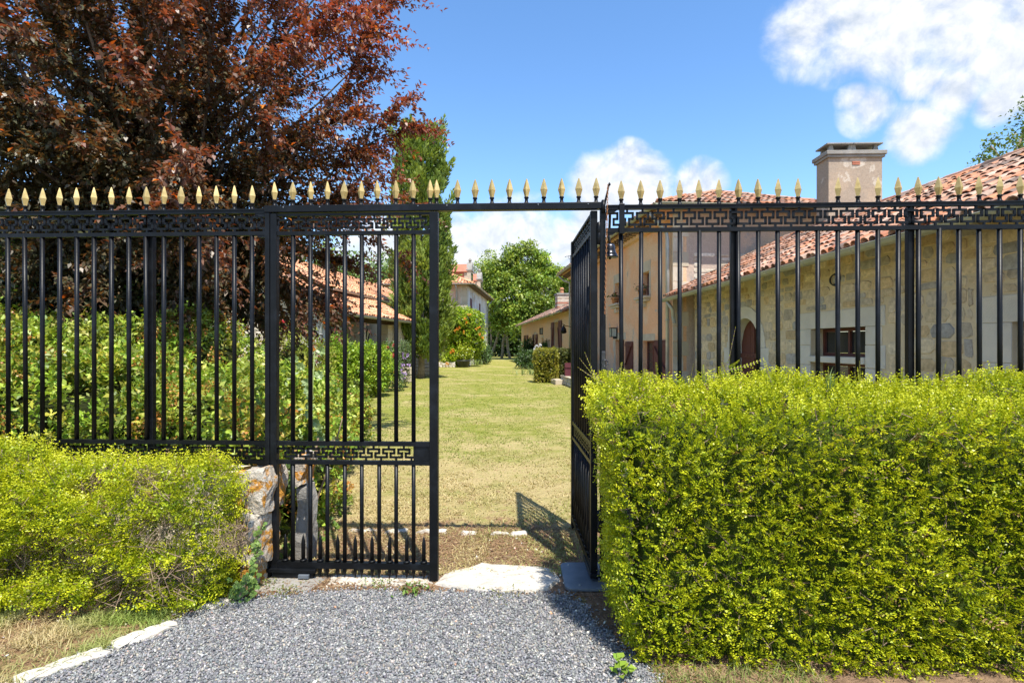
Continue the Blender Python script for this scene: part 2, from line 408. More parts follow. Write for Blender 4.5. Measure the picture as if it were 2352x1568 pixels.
# ------------------------------------------------------------------ the ground
g = MB(); g.add([(-2500, -60, 0), (2500, -60, 0), (2500, 4000, 0), (-2500, 4000, 0)], [(0, 1, 2, 3)])
lawn = tag(g.build('lawn', LAWN), kind='structure')
def sheet(name, poly, z, mat, fine=None):
    m = MB(); m.add([(x, y, z) for x, y in poly], [tuple(range(len(poly)))]); return tag(m.build(name, mat), kind='structure')
def rough_line(pts, step=.08, amp=.03, seed=0):
    out = []; r = random.Random(seed)
    for (x0, y0), (x1, y1) in zip(pts, pts[1:]):
        k = max(1, int(math.hypot(x1-x0, y1-y0)/step))
        out += [(x0+(x1-x0)*i/k+r.uniform(-amp, amp), y0+(y1-y0)*i/k+r.uniform(-amp, amp)) for i in range(k)]
    return out
earth_poly = rough_line([(-9, 3.02), (-3.3, 3.02), (-1.75, 3.2), (-1.6, 3.38), (.42, 3.42), (.46, 3.0), (.56, 2.55), (.62, 2.1), (1.2, 2.05), (9, 2.05), (9, 4.05), (-9, 4.05)], .12, .035, 3)
sheet('earth', earth_poly, .004, EARTH)
GP = [(-2.78, 2.05), (-2.18, 2.58), (-1.86, 3.12), (-1.70, 3.36), (-1.0, 3.46), (-.2, 3.45), (.35, 3.40), (.46, 3.1), (.56, 2.8), (.68, 2.5), (.80, 2.05)]
gravel_poly = rough_line(GP, .06, .03, 5)+[(.80, 2.05), (1.1, .5), (3, -14), (-14, -14), (-6, -1)]
sheet('gravel_drive', gravel_poly, .009, GRAVEL)
def inpoly(P, poly):
    x, y = P[:, 0], P[:, 1]; c = np.zeros(len(P), bool); n = len(poly)
    for i in range(n):
        (x0, y0), (x1, y1) = poly[i-1], poly[i]
        if y0 == y1: continue
        k = ((y0 > y) != (y1 > y)) & (x < (x1-x0)*(y-y0)/(y1-y0)+x0); c ^= k
    return c
def pebbles(name, P, size, palette, label, cat):
    n = len(P); base = np.array([(1, .2, .1), (-1, -.2, .2), (.2, 1, -.1), (-.1, -1, .1), (.15, .1, 1), (-.1, .1, -1)], float)*1.22
    fc = np.array([(0, 2, 4), (2, 1, 4), (1, 3, 4), (3, 0, 4), (2, 0, 5), (1, 2, 5), (3, 1, 5), (0, 3, 5)])
    b = base[None]*(.75+.25*rng.random((n, 6, 1)))+rng.normal(size=(n, 6, 3))*.2
    q = unit(rng.normal(size=(n, 4))); w, x, y, z = q.T
    R = np.stack([1-2*(y*y+z*z), 2*(x*y-z*w), 2*(x*z+y*w), 2*(x*y+z*w), 1-2*(x*x+z*z), 2*(y*z-x*w), 2*(x*z-y*w), 2*(y*z+x*w), 1-2*(x*x+y*y)], 1).reshape(n, 3, 3)
    s = size*(.55+.75*rng.random((n, 1, 1)))*np.stack([np.ones(n), .6+.4*rng.random(n), .35+.35*rng.random(n)], 1)[:, None]
    v = np.einsum('nij,nkj->nki', R, b*s)+P[:, None]
    f = (np.arange(n)[:, None, None]*6+fc[None]).reshape(-1, 3)
    c = np.repeat(pick(palette, n, .18), 6, 0)
    return tag(npmesh(name, v.reshape(-1, 3), f, PEBBLE, c), label, cat, kind='stuff')
P = np.stack([rng.uniform(-2.9, .95, 90000), rng.uniform(1.75, 3.55, 90000), rng.uniform(.008, .017, 90000)], 1)
edge = P.copy(); edge[:, :2] += rng.normal(size=(len(P), 2))*.035
P = P[inpoly(edge, gravel_poly)]
GREYS = [(.12, .122, .128), (.16, .162, .168), (.20, .202, .206), (.24, .242, .244), (.29, .29, .288), (.18, .183, .19), (.22, .222, .226), (.26, .26, .26), (.36, .35, .33), (.34, .30, .25), (.14, .143, .15), (.23, .23, .232), (.42, .40, .36)]
pebbles('gravel', P[:60000], .0079, GREYS, 'loose grey crushed gravel covering the drive before the gate', 'gravel')

# white stones bordering the gravel, the threshold slab and the row of stones in the grass
def rough_slab(name, outline, z0, z1, mat, parent, seed=0, amp=.006, n=9):
    'flat irregular stone with an uneven top'
    r = random.Random(seed); cx = sum(p[0] for p in outline)/len(outline); cy = sum(p[1] for p in outline)/len(outline)
    m = MB(); rings = [1., .97, .7, .4]; k = len(outline); vs = []
    for j, q in enumerate(rings):
        for x, y in outline:
            vs.append((cx+(x-cx)*q, cy+(y-cy)*q, z0 if j == 0 else z1+r.uniform(-amp, amp)-(.3*(z1-z0) if j == 1 else 0)))
    vs.append((cx, cy, z1)); fs = []
    for j in range(len(rings)-1): fs += [(j*k+i, j*k+(i+1) % k, (j+1)*k+(i+1) % k, (j+1)*k+i) for i in range(k)]
    fs += [((len(rings)-1)*k+i, (len(rings)-1)*k+(i+1) % k, len(rings)*k) for i in range(k)]
    return m.add(vs, fs).build(name, mat, parent, smooth=False)
def blob_outline(pts, amp, seed, step=.05):
    return rough_line(pts+[pts[0]], step, amp, seed)
t0 = thing('edging_stones', 'row of low white stones edging the gravel on the left', 'edging', (-2., 2.8, 0))
for i, (a, b) in enumerate([((-2.62, 2.16), (-2.30, 2.47)), ((-2.27, 2.50), (-2.04, 2.78)), ((-2.03, 2.81), (-1.86, 3.05)), ((-1.80, 3.22), (-1.70, 3.34))]):
    a, b = Vector(a), Vector(b); d = (b-a).normalized(); nn = Vector((-d.y, d.x))*(.05 if i < 3 else .035)
    rough_slab('edging_stone', blob_outline([tuple(a-nn), tuple(b-nn*.8), tuple(b+nn), tuple(a+nn)], .013, 20+i, .035), .0, .030, SLAB, t0, i, .006)
tag(rough_slab('threshold_stone', blob_outline([(-.50, 3.55), (-.42, 3.80), (-.2, 3.865), (.12, 3.85), (.3, 3.80), (.33, 3.62), (.22, 3.47), (-.05, 3.44), (-.28, 3.46)], .018, 8, .07), .0, .022, SLAB, None, 4, .012),
    'worn white limestone threshold slab lying in the open gateway', 'stone')
t0 = thing('sill_stones', 'broken line of white stones sunk across the grass inside the gate', 'edging', (-.7, 4.62, 0))
for i, (x0, x1) in enumerate([(-1.36, -1.08), (-1.04, -.86), (-.78, -.55), (-.42, -.30), (-.18, -.02), (-.01, .13)]):
    yy = 4.60-.02*i; h = .032+.012*(i % 2)
    rough_slab('sill_stone', blob_outline([(x0, yy-h), (x1, yy-h*.8), (x1, yy+h), (x0, yy+h*.7)], .012, 30+i), -.01, .012+.006*(i % 3), SLAB, t0, 40+i)
rough_slab_c = blob_outline([(-1.62, 3.46), (-1.28, 3.46), (-1.22, 3.66), (-1.62, 3.72)], .004, 9)
tag(rough_slab('concrete_pad', rough_slab_c, 0, .014, CONC, None, 6, .002), 'small grey concrete pad under the closed gate leaf beside the stone pier', 'pad')
tag(rough_slab('gate_sill', blob_outline([(-1.2, 3.56), (-.52, 3.52), (-.52, 3.68), (-1.2, 3.72)], .015, 12), 0, .013, SLAB, None, 7, .005), 'narrow pale stone sill right under the spikes of the closed gate leaf', 'stone')

# ------------------------------------------------------------------ iron fence and gate
FA = math.atan(-.044); FM = Matrix.Translation((0, 3.6, 0)) @ Matrix.Rotation(FA, 4, 'Z')
def sx(x):
    r = (x-CX)/FP; Y = 3.6/(1+.044*r); return r*Y/math.cos(FA)
def finial_meshes():
    g = MB(); g.lathe((0, 0, .042), [(.0125, 0), (.0150, .012), (.0235, .044), (.0245, .047), (.0235, .051), (.0145, .085), (.004, .117), (.0005, .120)], 4, PI/2)
    c = MB(); c.lathe((0, 0, 0), [(.017, 0), (.017, .004), (.0115, .010), (.0105, .030), (.0155, .034), (.0155, .040), (.012, .043)], 12)
    return g.mesh('finial', GOLD), c.mesh('collar', IRON, True)
FIN, COLLAR = finial_meshes()
def finial(M, x, z, parent):
    T = M @ Matrix.Translation((x, random.uniform(-.002, .002), z)) @ Matrix.Rotation(random.uniform(-.25, .25), 4, 'Z') @ Matrix.Rotation(random.uniform(-.02, .02), 4, 'Y')
    o = inst('finial', FIN, T, parent); inst('collar', COLLAR, T, o)
def barmesh(z0, z1, r=.0138): return MB().lathe((0, 0, 0), [(r, z0), (r, z1)], 12).mesh('bar', IRON, False)
def smoothsides(me):
    me.polygons.foreach_set('use_smooth', [len(p.vertices) == 4 for p in me.polygons]); return me
def fret(M, x0, x1, z0, z1, y=0., per=.0995, w=.0135, th=.011):
    'running Greek key between two rails'
    m = MB(M); h = z1-z0; zb, zt = z0+.0165+w/2, z1-.0165-w/2; zm = (zb+zt)/2
    n = max(1, round((x1-x0)/per)); per = (x1-x0)/n
    path = [(.0, zm), (0, zt), (.73, zt), (.73, zm), (.49, zm), (.49, zb), (1.24, zb), (1.24, zm), (1., zm)]
    for i in range(n):
        pp = [((u+i)*per+x0, z) for u, z in path]
        for (a, za), (b, zb_) in zip(pp, pp[1:]):
            if min(a, b) > x1-.005: continue
            a, b = min(a, x1-w/2), min(b, x1-w/2)
            m.box(min(a, b)-w/2, max(a, b)+w/2, y-th/2, y+th/2, min(za, zb_)-w/2, max(za, zb_)+w/2)
        u = x0+(i+.365)*per; m.box(u-.006, u+.006, y-.006, y+.006, zt+w/2-.001, z1+.002)
        u = x0+(i+.865)*per
        if u < x1-.01: m.box(u-.006, u+.006, y-.006, y+.006, z0-.002, zb-w/2+.001)
    return m
def rail(M, x0, x1, z0, z1, d, parent, name='rail', lip=False):
    m = MB(M); m.box(x0, x1, -d/2, d/2, z0, z1)
    if lip: m.box(x0, x1, -d/2-.006, d/2+.006, z1-.006, z1+.002)
    return m.build(name, IRON, parent)
FBAR = smoothsides(barmesh(.905, 2.285))
def fence(xs, x0, x1, posts, spikes, name, label, end):
    c = FM @ Vector(((x0+x1)/2, 0, 0)); c.z = .72
    t = thing(name, label, 'fence', c)
    rail(FM, x0, x1, 2.424, 2.449, .032, t, 'top_rail', True); rail(FM, x0, x1, 2.277, 2.303, .03, t)
    rail(FM, x0, x1, .888, .914, .032, t, 'bottom_rail'); rail(FM, x0, x1, .762, .788, .03, t)
    fret(FM, x0, x1, 2.303, 2.424).build('fretwork', IRON, t); fret(FM, x0, x1, .788, .888).build('fretwork', IRON, t)
    for x in xs: inst('bar', FBAR, FM @ Matrix.Translation((x, 0, 1.6)) @ Matrix.Rotation(random.gauss(0, .0022), 4, 'Y') @ Matrix.Rotation(random.gauss(0, .003), 4, 'X') @ Matrix.Translation((0, 0, -1.6)), t)
    for x in spikes: finial(FM, x, 2.451, t)
    for x in posts:
        MB(FM).box(x-.019, x+.019, .018, .056, .60, 2.43).build('post', IRON, t, bevel=.003)
    for z in (2.40, 2.262, .872, .746):                      # cast corner lugs at the gate end
        MB(FM).prism([(end, z), (end, z+.042), (end+math.copysign(.10, (x0+x1)/2-end), z+.042), (end+math.copysign(.04, (x0+x1)/2-end), z)], -.012, .012, 'y').build('lug', IRON, t)
    return t
lx = [sx(579)-.1211*i for i in range(40)]
lx = [x for x in lx if x > -6.2]
fence(lx, -6.25, sx(612)-.003, [sx(340), sx(-80)-1.0, sx(340)-2.6], lx, 'iron_fence', 'black iron fence with gold spearheads left of the gate, before the purple tree', sx(612)-.003)
rx = [sx(1427)+.1242*i for i in range(44)]; rx = [x for x in rx if x < 6.2]
fence(rx, sx(1391)+.003, 6.25, [sx(1689), sx(2098), sx(2098)+1.3], [x for i, x in enumerate(rx) if i != 10], 'iron_fence', 'black iron fence with gold spearheads right of the gate, before the stone outbuilding', sx(1391)+.003)
MB(FM).box(sx(1427)-.017, sx(1427)+.017, -.034, -.0155, 2.262, 2.457).build('clamp', IRON, bpy.data.objects['iron_fence.001'], bevel=.003)

# gate posts with the bar across the top
t = thing('iron_gateway', 'black iron gate posts joined by an overhead bar with gold spearheads', 'gateway', FM @ Vector((sx(1000), 0, 0)))
MB(FM).box(sx(611), sx(1388), -.028, .022, 2.426, 2.470).build('overhead_bar', IRON, t, bevel=.003)
MB(FM).box(sx(612), sx(622.5), -.024, .022, .0, 2.425).build('post', IRON, t, bevel=.003)
MB(FM).box(sx(1378), sx(1390.5), -.02, .024, .0, 2.425).build('post', IRON, t, bevel=.003)
for x in (631, 672, 714, 752, 790, 829, 867, 909, 949, 988, 1003, 1051, 1091, 1130, 1170, 1209, 1249, 1290, 1329, 1369): finial(FM, sx(x), 2.471, t)
for x in (655, 738, 962, 1028, 1236, 1350):
    MB(FM @ Matrix.Translation((sx(x), -.028, 2.456)) @ Matrix.Rotation(PI/2, 4, 'X')).lathe((0, 0, 0), [(.005, 0), (.004, .003), (.001, .005)], 8).build('rivet', STEEL, t)
m = MB(FM); m.box(sx(1380), sx(1389), -.036, -.02, 1.375, 1.51); la = m.build('latch', BRONZE, t, bevel=.003)
m = MB(FM); m.box(sx(1379), sx(1392), -.05, -.0365, 1.385, 1.40).build('bolt', BRONZE, la)
m = MB(FM); cc = (sx(1387), -.044, 1.435)
m.tube([(cc[0]+.02*math.cos(a), cc[1], cc[2]+.02*math.sin(a)) for a in np.linspace(0, 2*PI, 17)], .0035, 6).build('ring', BRONZE, la, True)
for z in (2.21, .35):
    m = MB(FM); m.lathe((sx(1375.5), -.01, z), [(.004, -.012), (.013, -.006), (.013, .06), (.011, .063), (.013, .066), (.013, .13), (.004, .135)], 12); m.build('hinge', IRON, t, True)

# the two leaves
LW = sx(1007)-sx(624)
LBAR = smoothsides(MB().lathe((0, 0, 0), [(.0145, .905), (.0145, 2.28)], 12).mesh('bar', IRON))
LBAR2 = smoothsides(MB().lathe((0, 0, 0), [(.0135, .118), (.0135, .765)], 12).mesh('bar', IRON))
TIP = MB().lathe((0, 0, 0), [(.0125, .078), (.0125, .055), (.0015, .014)], 10).mesh('spike_tip', IRON, False)
SPIKE = smoothsides(MB().lathe((0, 0, 0), [(.013, .12), (.013, .245), (.009, .268), (.001, .298)], 10).mesh('short_spike', IRON))
RING = MB().lathe((0, 0, 0), [(.013, .118), (.021, .121), (.023, .126), (.021, .131), (.0135, .134)], 14).mesh('ring', IRON, True)
def gate_leaf(M, label):
    t = thing('gate_leaf', label, 'gate', M @ Vector((LW/2, 0, 0)))
    MB(M).box(0, .043, -.022, .022, .05, 2.42).build('hinge_stile', IRON, t, bevel=.003)
    MB(M).box(LW-.056, LW, -.024, .022, .008, 2.42).build('lock_stile', IRON, t, bevel=.003)
    a, b = .0435, LW-.0565
    rail(M, a, b, 2.402, 2.418, .03, t); rail(M, a, b, 2.275, 2.300, .032, t)
    rail(M, a, b, .886, .914, .034, t); rail(M, a, b, .762, .788, .034, t); rail(M, a, b, .077, .118, .04, t, 'bottom_rail')
    fret(M, a, b, 2.300, 2.402).build('fretwork', IRON, t)
    e = sx(950)-sx(624); fret(M, a, e, .788, .886).build('fretwork', IRON, t)
    MB(M).box(e, b, -.008, .006, .7885, .8855).build('plate', IRON, t)
    for x in (673, 713, 752, 792, 831, 871, 910, 950):
        u = sx(x)-sx(624)
        for me in (LBAR, LBAR2, TIP): inst(me.name.split('.')[0], me, M @ Matrix.Translation((u, 0, 0)), t)
    for x in (655.5, 696.6, 735.6, 775.7, 816, 854.6, 895, 934.3, 973.5):
        T = M @ Matrix.Translation((sx(x)-sx(624), 0, 0)); o = inst('short_spike', SPIKE, T, t); inst('ring', RING, T, o); inst('spike_tip', TIP, T, t)
    m = MB(M); m.box(-.03, .31, -.04, .03, .052, .0765); m.box(.02, .29, -.03, .02, .016, .0515); h = m.build('hinge_shoe', IRON, t, bevel=.004)
    m = MB(M); m.box(.20, .27, -.052, -.0305, .02, .046).build('catch', STEEL, h, bevel=.003)
    return t
gate_leaf(FM @ Matrix.Translation((sx(624), 0, 0)), 'closed black iron gate leaf with bars and short spikes, left half of the gateway')
hp = FM @ Vector((sx(1369), .0, 0))
gate_leaf(Matrix.Translation((hp.x-.012, hp.y+.0, 0)) @ Matrix.Rotation(PI/2+.01, 4, 'Z'), 'open black iron gate leaf swung inwards and seen edge-on beside the hedge')

# steel cover plate
rr = .05; pl = []
x0, x1, y0, y1 = .335, .80, 3.45, 3.87
for cx_, cy_, a0 in ((x1-rr, y1-rr, 0), (x0+rr, y1-rr, 90), (x0+rr, y0+rr, 180), (x1-rr, y0+rr, 270)):
    pl += [(cx_+rr*math.cos(math.radians(a0+k*15)), cy_+rr*math.sin(math.radians(a0+k*15))) for k in range(7)]
t = thing('cover_plate', 'flat blue-grey steel cover plate at the foot of the open gate leaf', 'plate', (.55, 3.66, 0))
MB().prism(pl, .010, .028, 'z').build('plate', STEEL, t, bevel=.002)
for x, y in ((.39, 3.82), (.43, 3.5), (.62, 3.5)): MB().lathe((x, y, .028), [(.007, 0), (.007, .002), (.003, .004)], 10).build('screw', ZINC, t)

# bell with its lever and chain
bc = pix(1401, 585, 3.78)
t = thing('bell', 'small dark bell with rusty pull chain hanging by the right gate post', 'bell', bc)
m = MB(); m.lathe((bc.x, bc.y, 2.148), [(.056, .0), (.058, .004), (.052, .012), (.049, .018), (.050, .022), (.042, .034), (.036, .055), (.034, .078), (.028, .088), (.012, .096), (.002, .097)], 24); b_ = m.build('bell_body', BRONZE, t, True)
MB().lathe((bc.x, bc.y, 2.135), [(.004, 0), (.009, .006), (.009, .014), (.003, .022)], 10).build('clapper', IRON, b_, True)
m = MB(); m.tube([(bc.x, bc.y, 2.235), (bc.x-.006, bc.y, 2.275), (bc.x-.012, bc.y, 2.30), (bc.x-.004, bc.y, 2.335), (bc.x-.012, bc.y-.06, 2.38), (bc.x-.03, bc.y-.17, 2.43)], [.010, .009, .011, .009, .009, .009], 8); m.build('bracket', BRONZE, t, True)
ch = pix(1394, 470, 3.53)
m = MB(); m.box(ch.x-.03, ch.x-.008, 3.535, 3.60, 2.40, 2.48); m.tube([(ch.x-.015, 3.55, 2.44), (ch.x+.002, 3.54, 2.52), (ch.x+.014, 3.53, 2.575)], [.008, .006, .005], 8); m.lathe((ch.x+.016, 3.53, 2.575), [(.003, -.008), (.008, -.003), (.008, .004), (.002, .014)], 8)
m.build('lever', IRON, t, True)
m = MB(); z = 2.565; i = 0
while z > 1.74:
    f = (2.565-z)/.825; c = Vector((ch.x+.004-.018*f, 3.522, z)); a = Vector((1, 0, 0)) if i % 2 else Vector((0, 1, 0))
    m.tube([c+a*.0042*math.cos(k)+Vector((0, 0, .0105*math.sin(k))) for k in np.linspace(0, 2*PI, 9)], .0017, 5); z -= .0165; i += 1
tag(m.build('chain', RUST, t), kind='stuff')
# ------------------------------------------------------------------ building helpers
def frame(o, ex):
    'x along ex (horizontal), y = outward normal (ex turned left), z up'
    return Matrix.Translation(Vector((o[0], o[1], o[2] if len(o) > 2 else 0))) @ Matrix.Rotation(math.atan2(ex[1], ex[0]), 4, 'Z')
def wall(M, L, H, ops, mat, parent, t=.38, x0=0., z0=0., name='wall'):
    'wall of thickness t behind y=0 with rectangular openings (x0,x1,z0,z1)'
    xs = sorted({x0, L, *[v for o in ops for v in o[:2]]}); zs = sorted({z0, H, *[v for o in ops for v in o[2:4]]})
    m = MB(M)
    for za, zb in zip(zs, zs[1:]):
        run = None
        for xa, xb in list(zip(xs, xs[1:]))+[(None, None)]:
            solid = xa is not None and not any(o[0] <= xa+1e-6 and xb <= o[1]+1e-6 and o[2] <= za+1e-6 and zb <= o[3]+1e-6 for o in ops)
            if solid: run = (run[0] if run else xa, xb)
            elif run: m.box(run[0], run[1], -t, 0, za, zb); run = None
    return m.build(name, mat, parent)
def window(M, x0, x1, z0, z1, parent, depth=.16, cols=2, rows=2, mat=None, curtain=True, sill=None):
    'wooden casement set back in its opening'
    mat = mat or MAROON; m = MB(M); y = -depth; w = .055
    m.box(x0, x0+w, y-.05, y, z0, z1); m.box(x1-w, x1, y-.05, y, z0, z1)
    m.box(x0+w, x1-w, y-.05, y, z1-w, z1); m.box(x0+w, x1-w, y-.05, y, z0, z0+w)
    f = m.build('window', mat, parent); cw = (x1-x0-2*w)/cols; rh = (z1-z0-2*w)/rows
    bars = MB(M)
    for i in range(1, cols): bars.box(x0+w+cw*i-.025, x0+w+cw*i+.025, y-.045, y+.004, z0+w, z1-w)
    for j in range(1, rows): bars.box(x0+w, x1-w, y-.04, y-.005, z0+w+rh*j-.012, z0+w+rh*j+.012)
    if bars.v: bars.build('glazing_bar', mat, f)
    for i in range(cols):
        for j in range(rows):
            MB(M).box(x0+w+cw*i+.004, x0+w+cw*(i+1)-.004, y-.036, y-.03, z0+w+rh*j+.004, z0+w+rh*(j+1)-.004).build('pane', CURTAIN if curtain and i == 0 else GLASS, f)
    if sill: MB(M).box(x0-.1, x1+.1, -.02, sill, z0-.09, z0-.005).build('sill', ASHLAR_W, parent, bevel=.01)
    return f
def shutter(M, x0, x1, z0, z1, parent, y=.03, mat=None, flip=False, brace=True):
    'board shutter folded flat on the wall'
    mat = mat or MAROON; m = MB(M); n = max(2, round((x1-x0)/.16)); w = (x1-x0)/n
    for i in range(n): m.box(x0+i*w+.003, x0+(i+1)*w-.003, y, y+.028, z0, z1)
    s = m.build('shutter', mat, parent)
    if brace:
        b = MB(M); h = z1-z0; e = y+.0282
        for zz in (z0+h*.12, z1-h*.12): b.box(x0+.02, x1-.02, e, e+.022, zz-.05, zz+.05)
        xa, xb = (x0+.08, x1-.08) if not flip else (x1-.08, x0+.08)
        b.beam((xa, e+.011, z0+h*.12+.05), (xb, e+.011, z1-h*.12-.05), .02, .08, (0, 1, 0)); b.build('brace', mat, s)
    return s
def stones(M, x0, x1, z0, z1, avoid, parent, palette, mat=None, sw=(.2, .5), sh=(.12, .25), n_named=300, seed=0, proud=.014, joint=.012, jit=.03, skip=.0, gap_edges=True):
    'irregular rubble set in a wall face: the largest as parts of their own, the rest joined'
    r = random.Random(seed); mat = mat or STONEA; todo = []; z = z0
    while z < z1-.05:
        h = min(r.uniform(*sh), z1-z); x = x0-r.uniform(0, .15)
        while x < x1:
            w = r.uniform(*sw); a, b = max(x, x0), min(x+w, x1); x += w
            zz0, zz1 = z+r.uniform(-.02, .02), z+h+r.uniform(-.02, .02)
            if b-a < .07 or r.random() < skip: continue
            for o in avoid:                                     # trim at dressed stone and openings
                if a < o[1] and b > o[0] and zz0 < o[3] and zz1 > o[2]:
                    if a < o[0] and o[0]-a > .07: b = o[0]
                    elif b > o[1] and b-o[1] > .07: a = o[1]
                    elif zz1 > o[3] and zz1-o[3] > .06: zz0 = o[3]
                    elif zz0 < o[2] and o[2]-zz0 > .06: zz1 = o[2]
                    else: a = b
            if b-a < .07: continue
            todo.append((a+joint, b-joint, zz0+joint, zz1-joint))
        z += h
    def one(m, a, b, c, d):
        k = min(b-a, d-c)*.28; j = lambda: r.uniform(-jit, jit)*min(1, (d-c)/.15)*.6
        ring = [(a+k+j(), c+j()*.4), (b-k+j(), c+j()*.4), (b+j()*.3, c+k+j()), (b+j()*.3, d-k+j()), (b-k+j(), d+j()*.4), (a+k+j(), d+j()*.4), (a+j()*.3, d-k+j()), (a+j()*.3, c+k+j())]
        cx, cz = (a+b)/2, (c+d)/2; p = proud*r.uniform(.4, 1.4)
        vs = [(x, -.01, z) for x, z in ring]+[(cx+(x-cx)*.93, p*.8+r.uniform(-.003, .003), cz+(z-cz)*.9) for x, z in ring]+[(cx, p*1.15, cz)]
        cl = np.array(r.choice(palette))*r.uniform(.85, 1.15); m.cc = tuple(cl)
        m.add(vs, [(i, (i+1) % 8, (i+1) % 8+8, i+8) for i in range(8)]+[(i+8, (i+1) % 8+8, 16) for i in range(8)])
    def key(s):
        p = M @ Vector(((s[0]+s[1])/2, 0, (s[2]+s[3])/2)); q = abs(p.x/p.y) < .95 and p.y > 0
        return (not q, -(s[1]-s[0])*(s[3]-s[2])/max(p.y, .1)**2)
    todo.sort(key=key)
    for s in todo[:n_named]:
        m = MB(M); one(m, *s); m.build('stone', mat, parent)
    if todo[n_named:]:
        m = MB(M)
        for s in todo[n_named:]: one(m, *s)
        tag(m.build('small_stonework', mat, parent), kind='stuff')
def block(M, x0, x1, z0, z1, parent, y0=-.2, y1=.02, mat=None, name='ashlar_block', g=.004):
    return MB(M).box(x0+g, x1-g, y0, y1+random.uniform(-.003, .003), z0+g, z1-g).build(name, mat or ASHLAR, parent, bevel=.006)

def tile_mesh(c, r0=.088, r1=.072, L=.46, th=.013, n=5):
    m = MB(); m.cc = c; vs = []
    for rr, y in ((r0, 0), (r1, L)):
        for q in (rr, rr-th):
            vs += [(q*math.cos(PI*j/n), y, q*.82*math.sin(PI*j/n)) for j in range(n+1)]
    k = n+1; fs = []
    for j in range(n):
        fs += [(j, j+1, 2*k+j+1, 2*k+j), (k+j+1, k+j, 3*k+j, 3*k+j+1), (j+1, j, k+j, k+j+1), (2*k+j, 2*k+j+1, 3*k+j+1, 3*k+j)]
    m.add(vs, fs); return m.mesh('tile', TILE)
TP = [tuple(q*k for q, k in zip(v, (.80, .78, .80))) for v in [(.52, .25, .145), (.58, .33, .21), (.44, .19, .11), (.56, .38, .27), (.36, .20, .14), (.48, .27, .17), (.62, .42, .31), (.50, .21, .11), (.30, .19, .14), (.54, .30, .19), (.46, .34, .25), (.58, .27, .14), (.20, .15, .12), (.24, .17, .13)]]
TP_BROWN = [(.40, .24, .17), (.48, .31, .23), (.34, .20, .145), (.44, .29, .22), (.30, .20, .16), (.50, .35, .27), (.42, .22, .14)]
TP_ORANGE = [(.60, .27, .13), (.64, .33, .18), (.56, .24, .12), (.62, .38, .24), (.50, .25, .15), (.66, .36, .20), (.46, .22, .13)]
def tile_set(pal): return [tile_mesh(c) for c in pal]
TS, TSB, TSO = tile_set(TP), tile_set(TP_BROWN), tile_set(TP_ORANGE)
def slab(pts, th, mat, parent, name):
    pts = [Vector(p) for p in pts]; n = (pts[1]-pts[0]).cross(pts[2]-pts[0]).normalized()
    if n.z < 0: pts.reverse(); n = -n
    k = len(pts); m = MB(); m.add(pts+[p-n*th for p in pts], [tuple(range(k)), tuple(range(2*k-1, k-1, -1))]+[(i, i+k, (i+1) % k+k, (i+1) % k) for i in range(k)])
    return m.build(name, mat, parent)
def roof(pts, parent, sets, n_named=300, sp=.2, ex=.34, th=.07, seed=0, name='roof_slope', tiles=True, scale=1.):
    'pts: eave start, eave end, then round; canal tiles over a boarded slab'
    pts = [Vector(p) for p in pts]; s = slab(pts, th, UNDER, parent, name)
    if not tiles: return s
    r = random.Random(seed); a = (pts[1]-pts[0]); La = a.length; a.normalize()
    n = a.cross(pts[2]-pts[1]).normalized()
    if n.z < 0: n = -n
    up = n.cross(a)
    if up.z < 0: up = -up
    poly = [((p-pts[0]).dot(a), (p-pts[0]).dot(up)) for p in pts]
    s0, s1 = min(p[0] for p in poly), max(p[0] for p in poly); t1 = max(p[1] for p in poly)
    R = Matrix((a, up, n)).transposed().to_4x4(); todo = []
    sp *= scale; ex *= scale; flip = up.cross(n).dot(a) < 0
    rows = int(t1/ex)+1; cols_ = int((s1-s0)/sp)+1
    S, T = np.meshgrid(s0+sp*(.5+np.arange(cols_)), -.06+ex*np.arange(rows)); C = np.stack([S.ravel(), T.ravel()+.12], 1)
    ok = inpoly(C, poly)
    for (x, y), k in zip(np.stack([S.ravel(), T.ravel()], 1), ok):
        if not k: continue
        p = pts[0]+a*(x+r.uniform(-.012, .012))+up*(y+r.uniform(-.03, .03))+n*(.028+r.uniform(0, .012))
        M = Matrix.Translation(p) @ R @ Matrix.Rotation(r.uniform(-.05, .05), 4, 'Z') @ Matrix.Rotation(-.045+r.uniform(-.02, .02), 4, 'X') @ Matrix.Scale(scale, 4)
        vis = p.y > 1 and abs(p.x/p.y) < .96 and (p.z-HC)/p.y < .66
        todo.append((not vis, p.length, M, r.choice(sets)))
    todo.sort(key=lambda q: q[:2])
    for _, _, M, me in todo[:n_named]: inst('tile', me, M, s)
    rest = todo[n_named:]
    if rest:
        vv, ff, cc, off = [], [], [], 0
        cache = {}
        for _, _, M, me in rest:
            if me.name not in cache:
                co = np.empty(len(me.vertices)*3, np.float32); me.vertices.foreach_get('co', co)
                fi = np.array([tuple(p.vertices) for p in me.polygons])
                cl = np.empty(len(me.vertices)*4, np.float32); me.color_attributes['Col'].data.foreach_get('color', cl)
                cache[me.name] = (co.reshape(-1, 3), fi, cl.reshape(-1, 4)[:, :3])
            co, fi, cl = cache[me.name]; Mn = np.array(M)
            vv.append(co @ Mn[:3, :3].T+Mn[:3, 3]); ff.append(fi+off); cc.append(cl); off += len(co)
        npmesh('tile_field', np.concatenate(vv), np.concatenate(ff), TILE, np.concatenate(cc), s, kind='stuff')
    return s
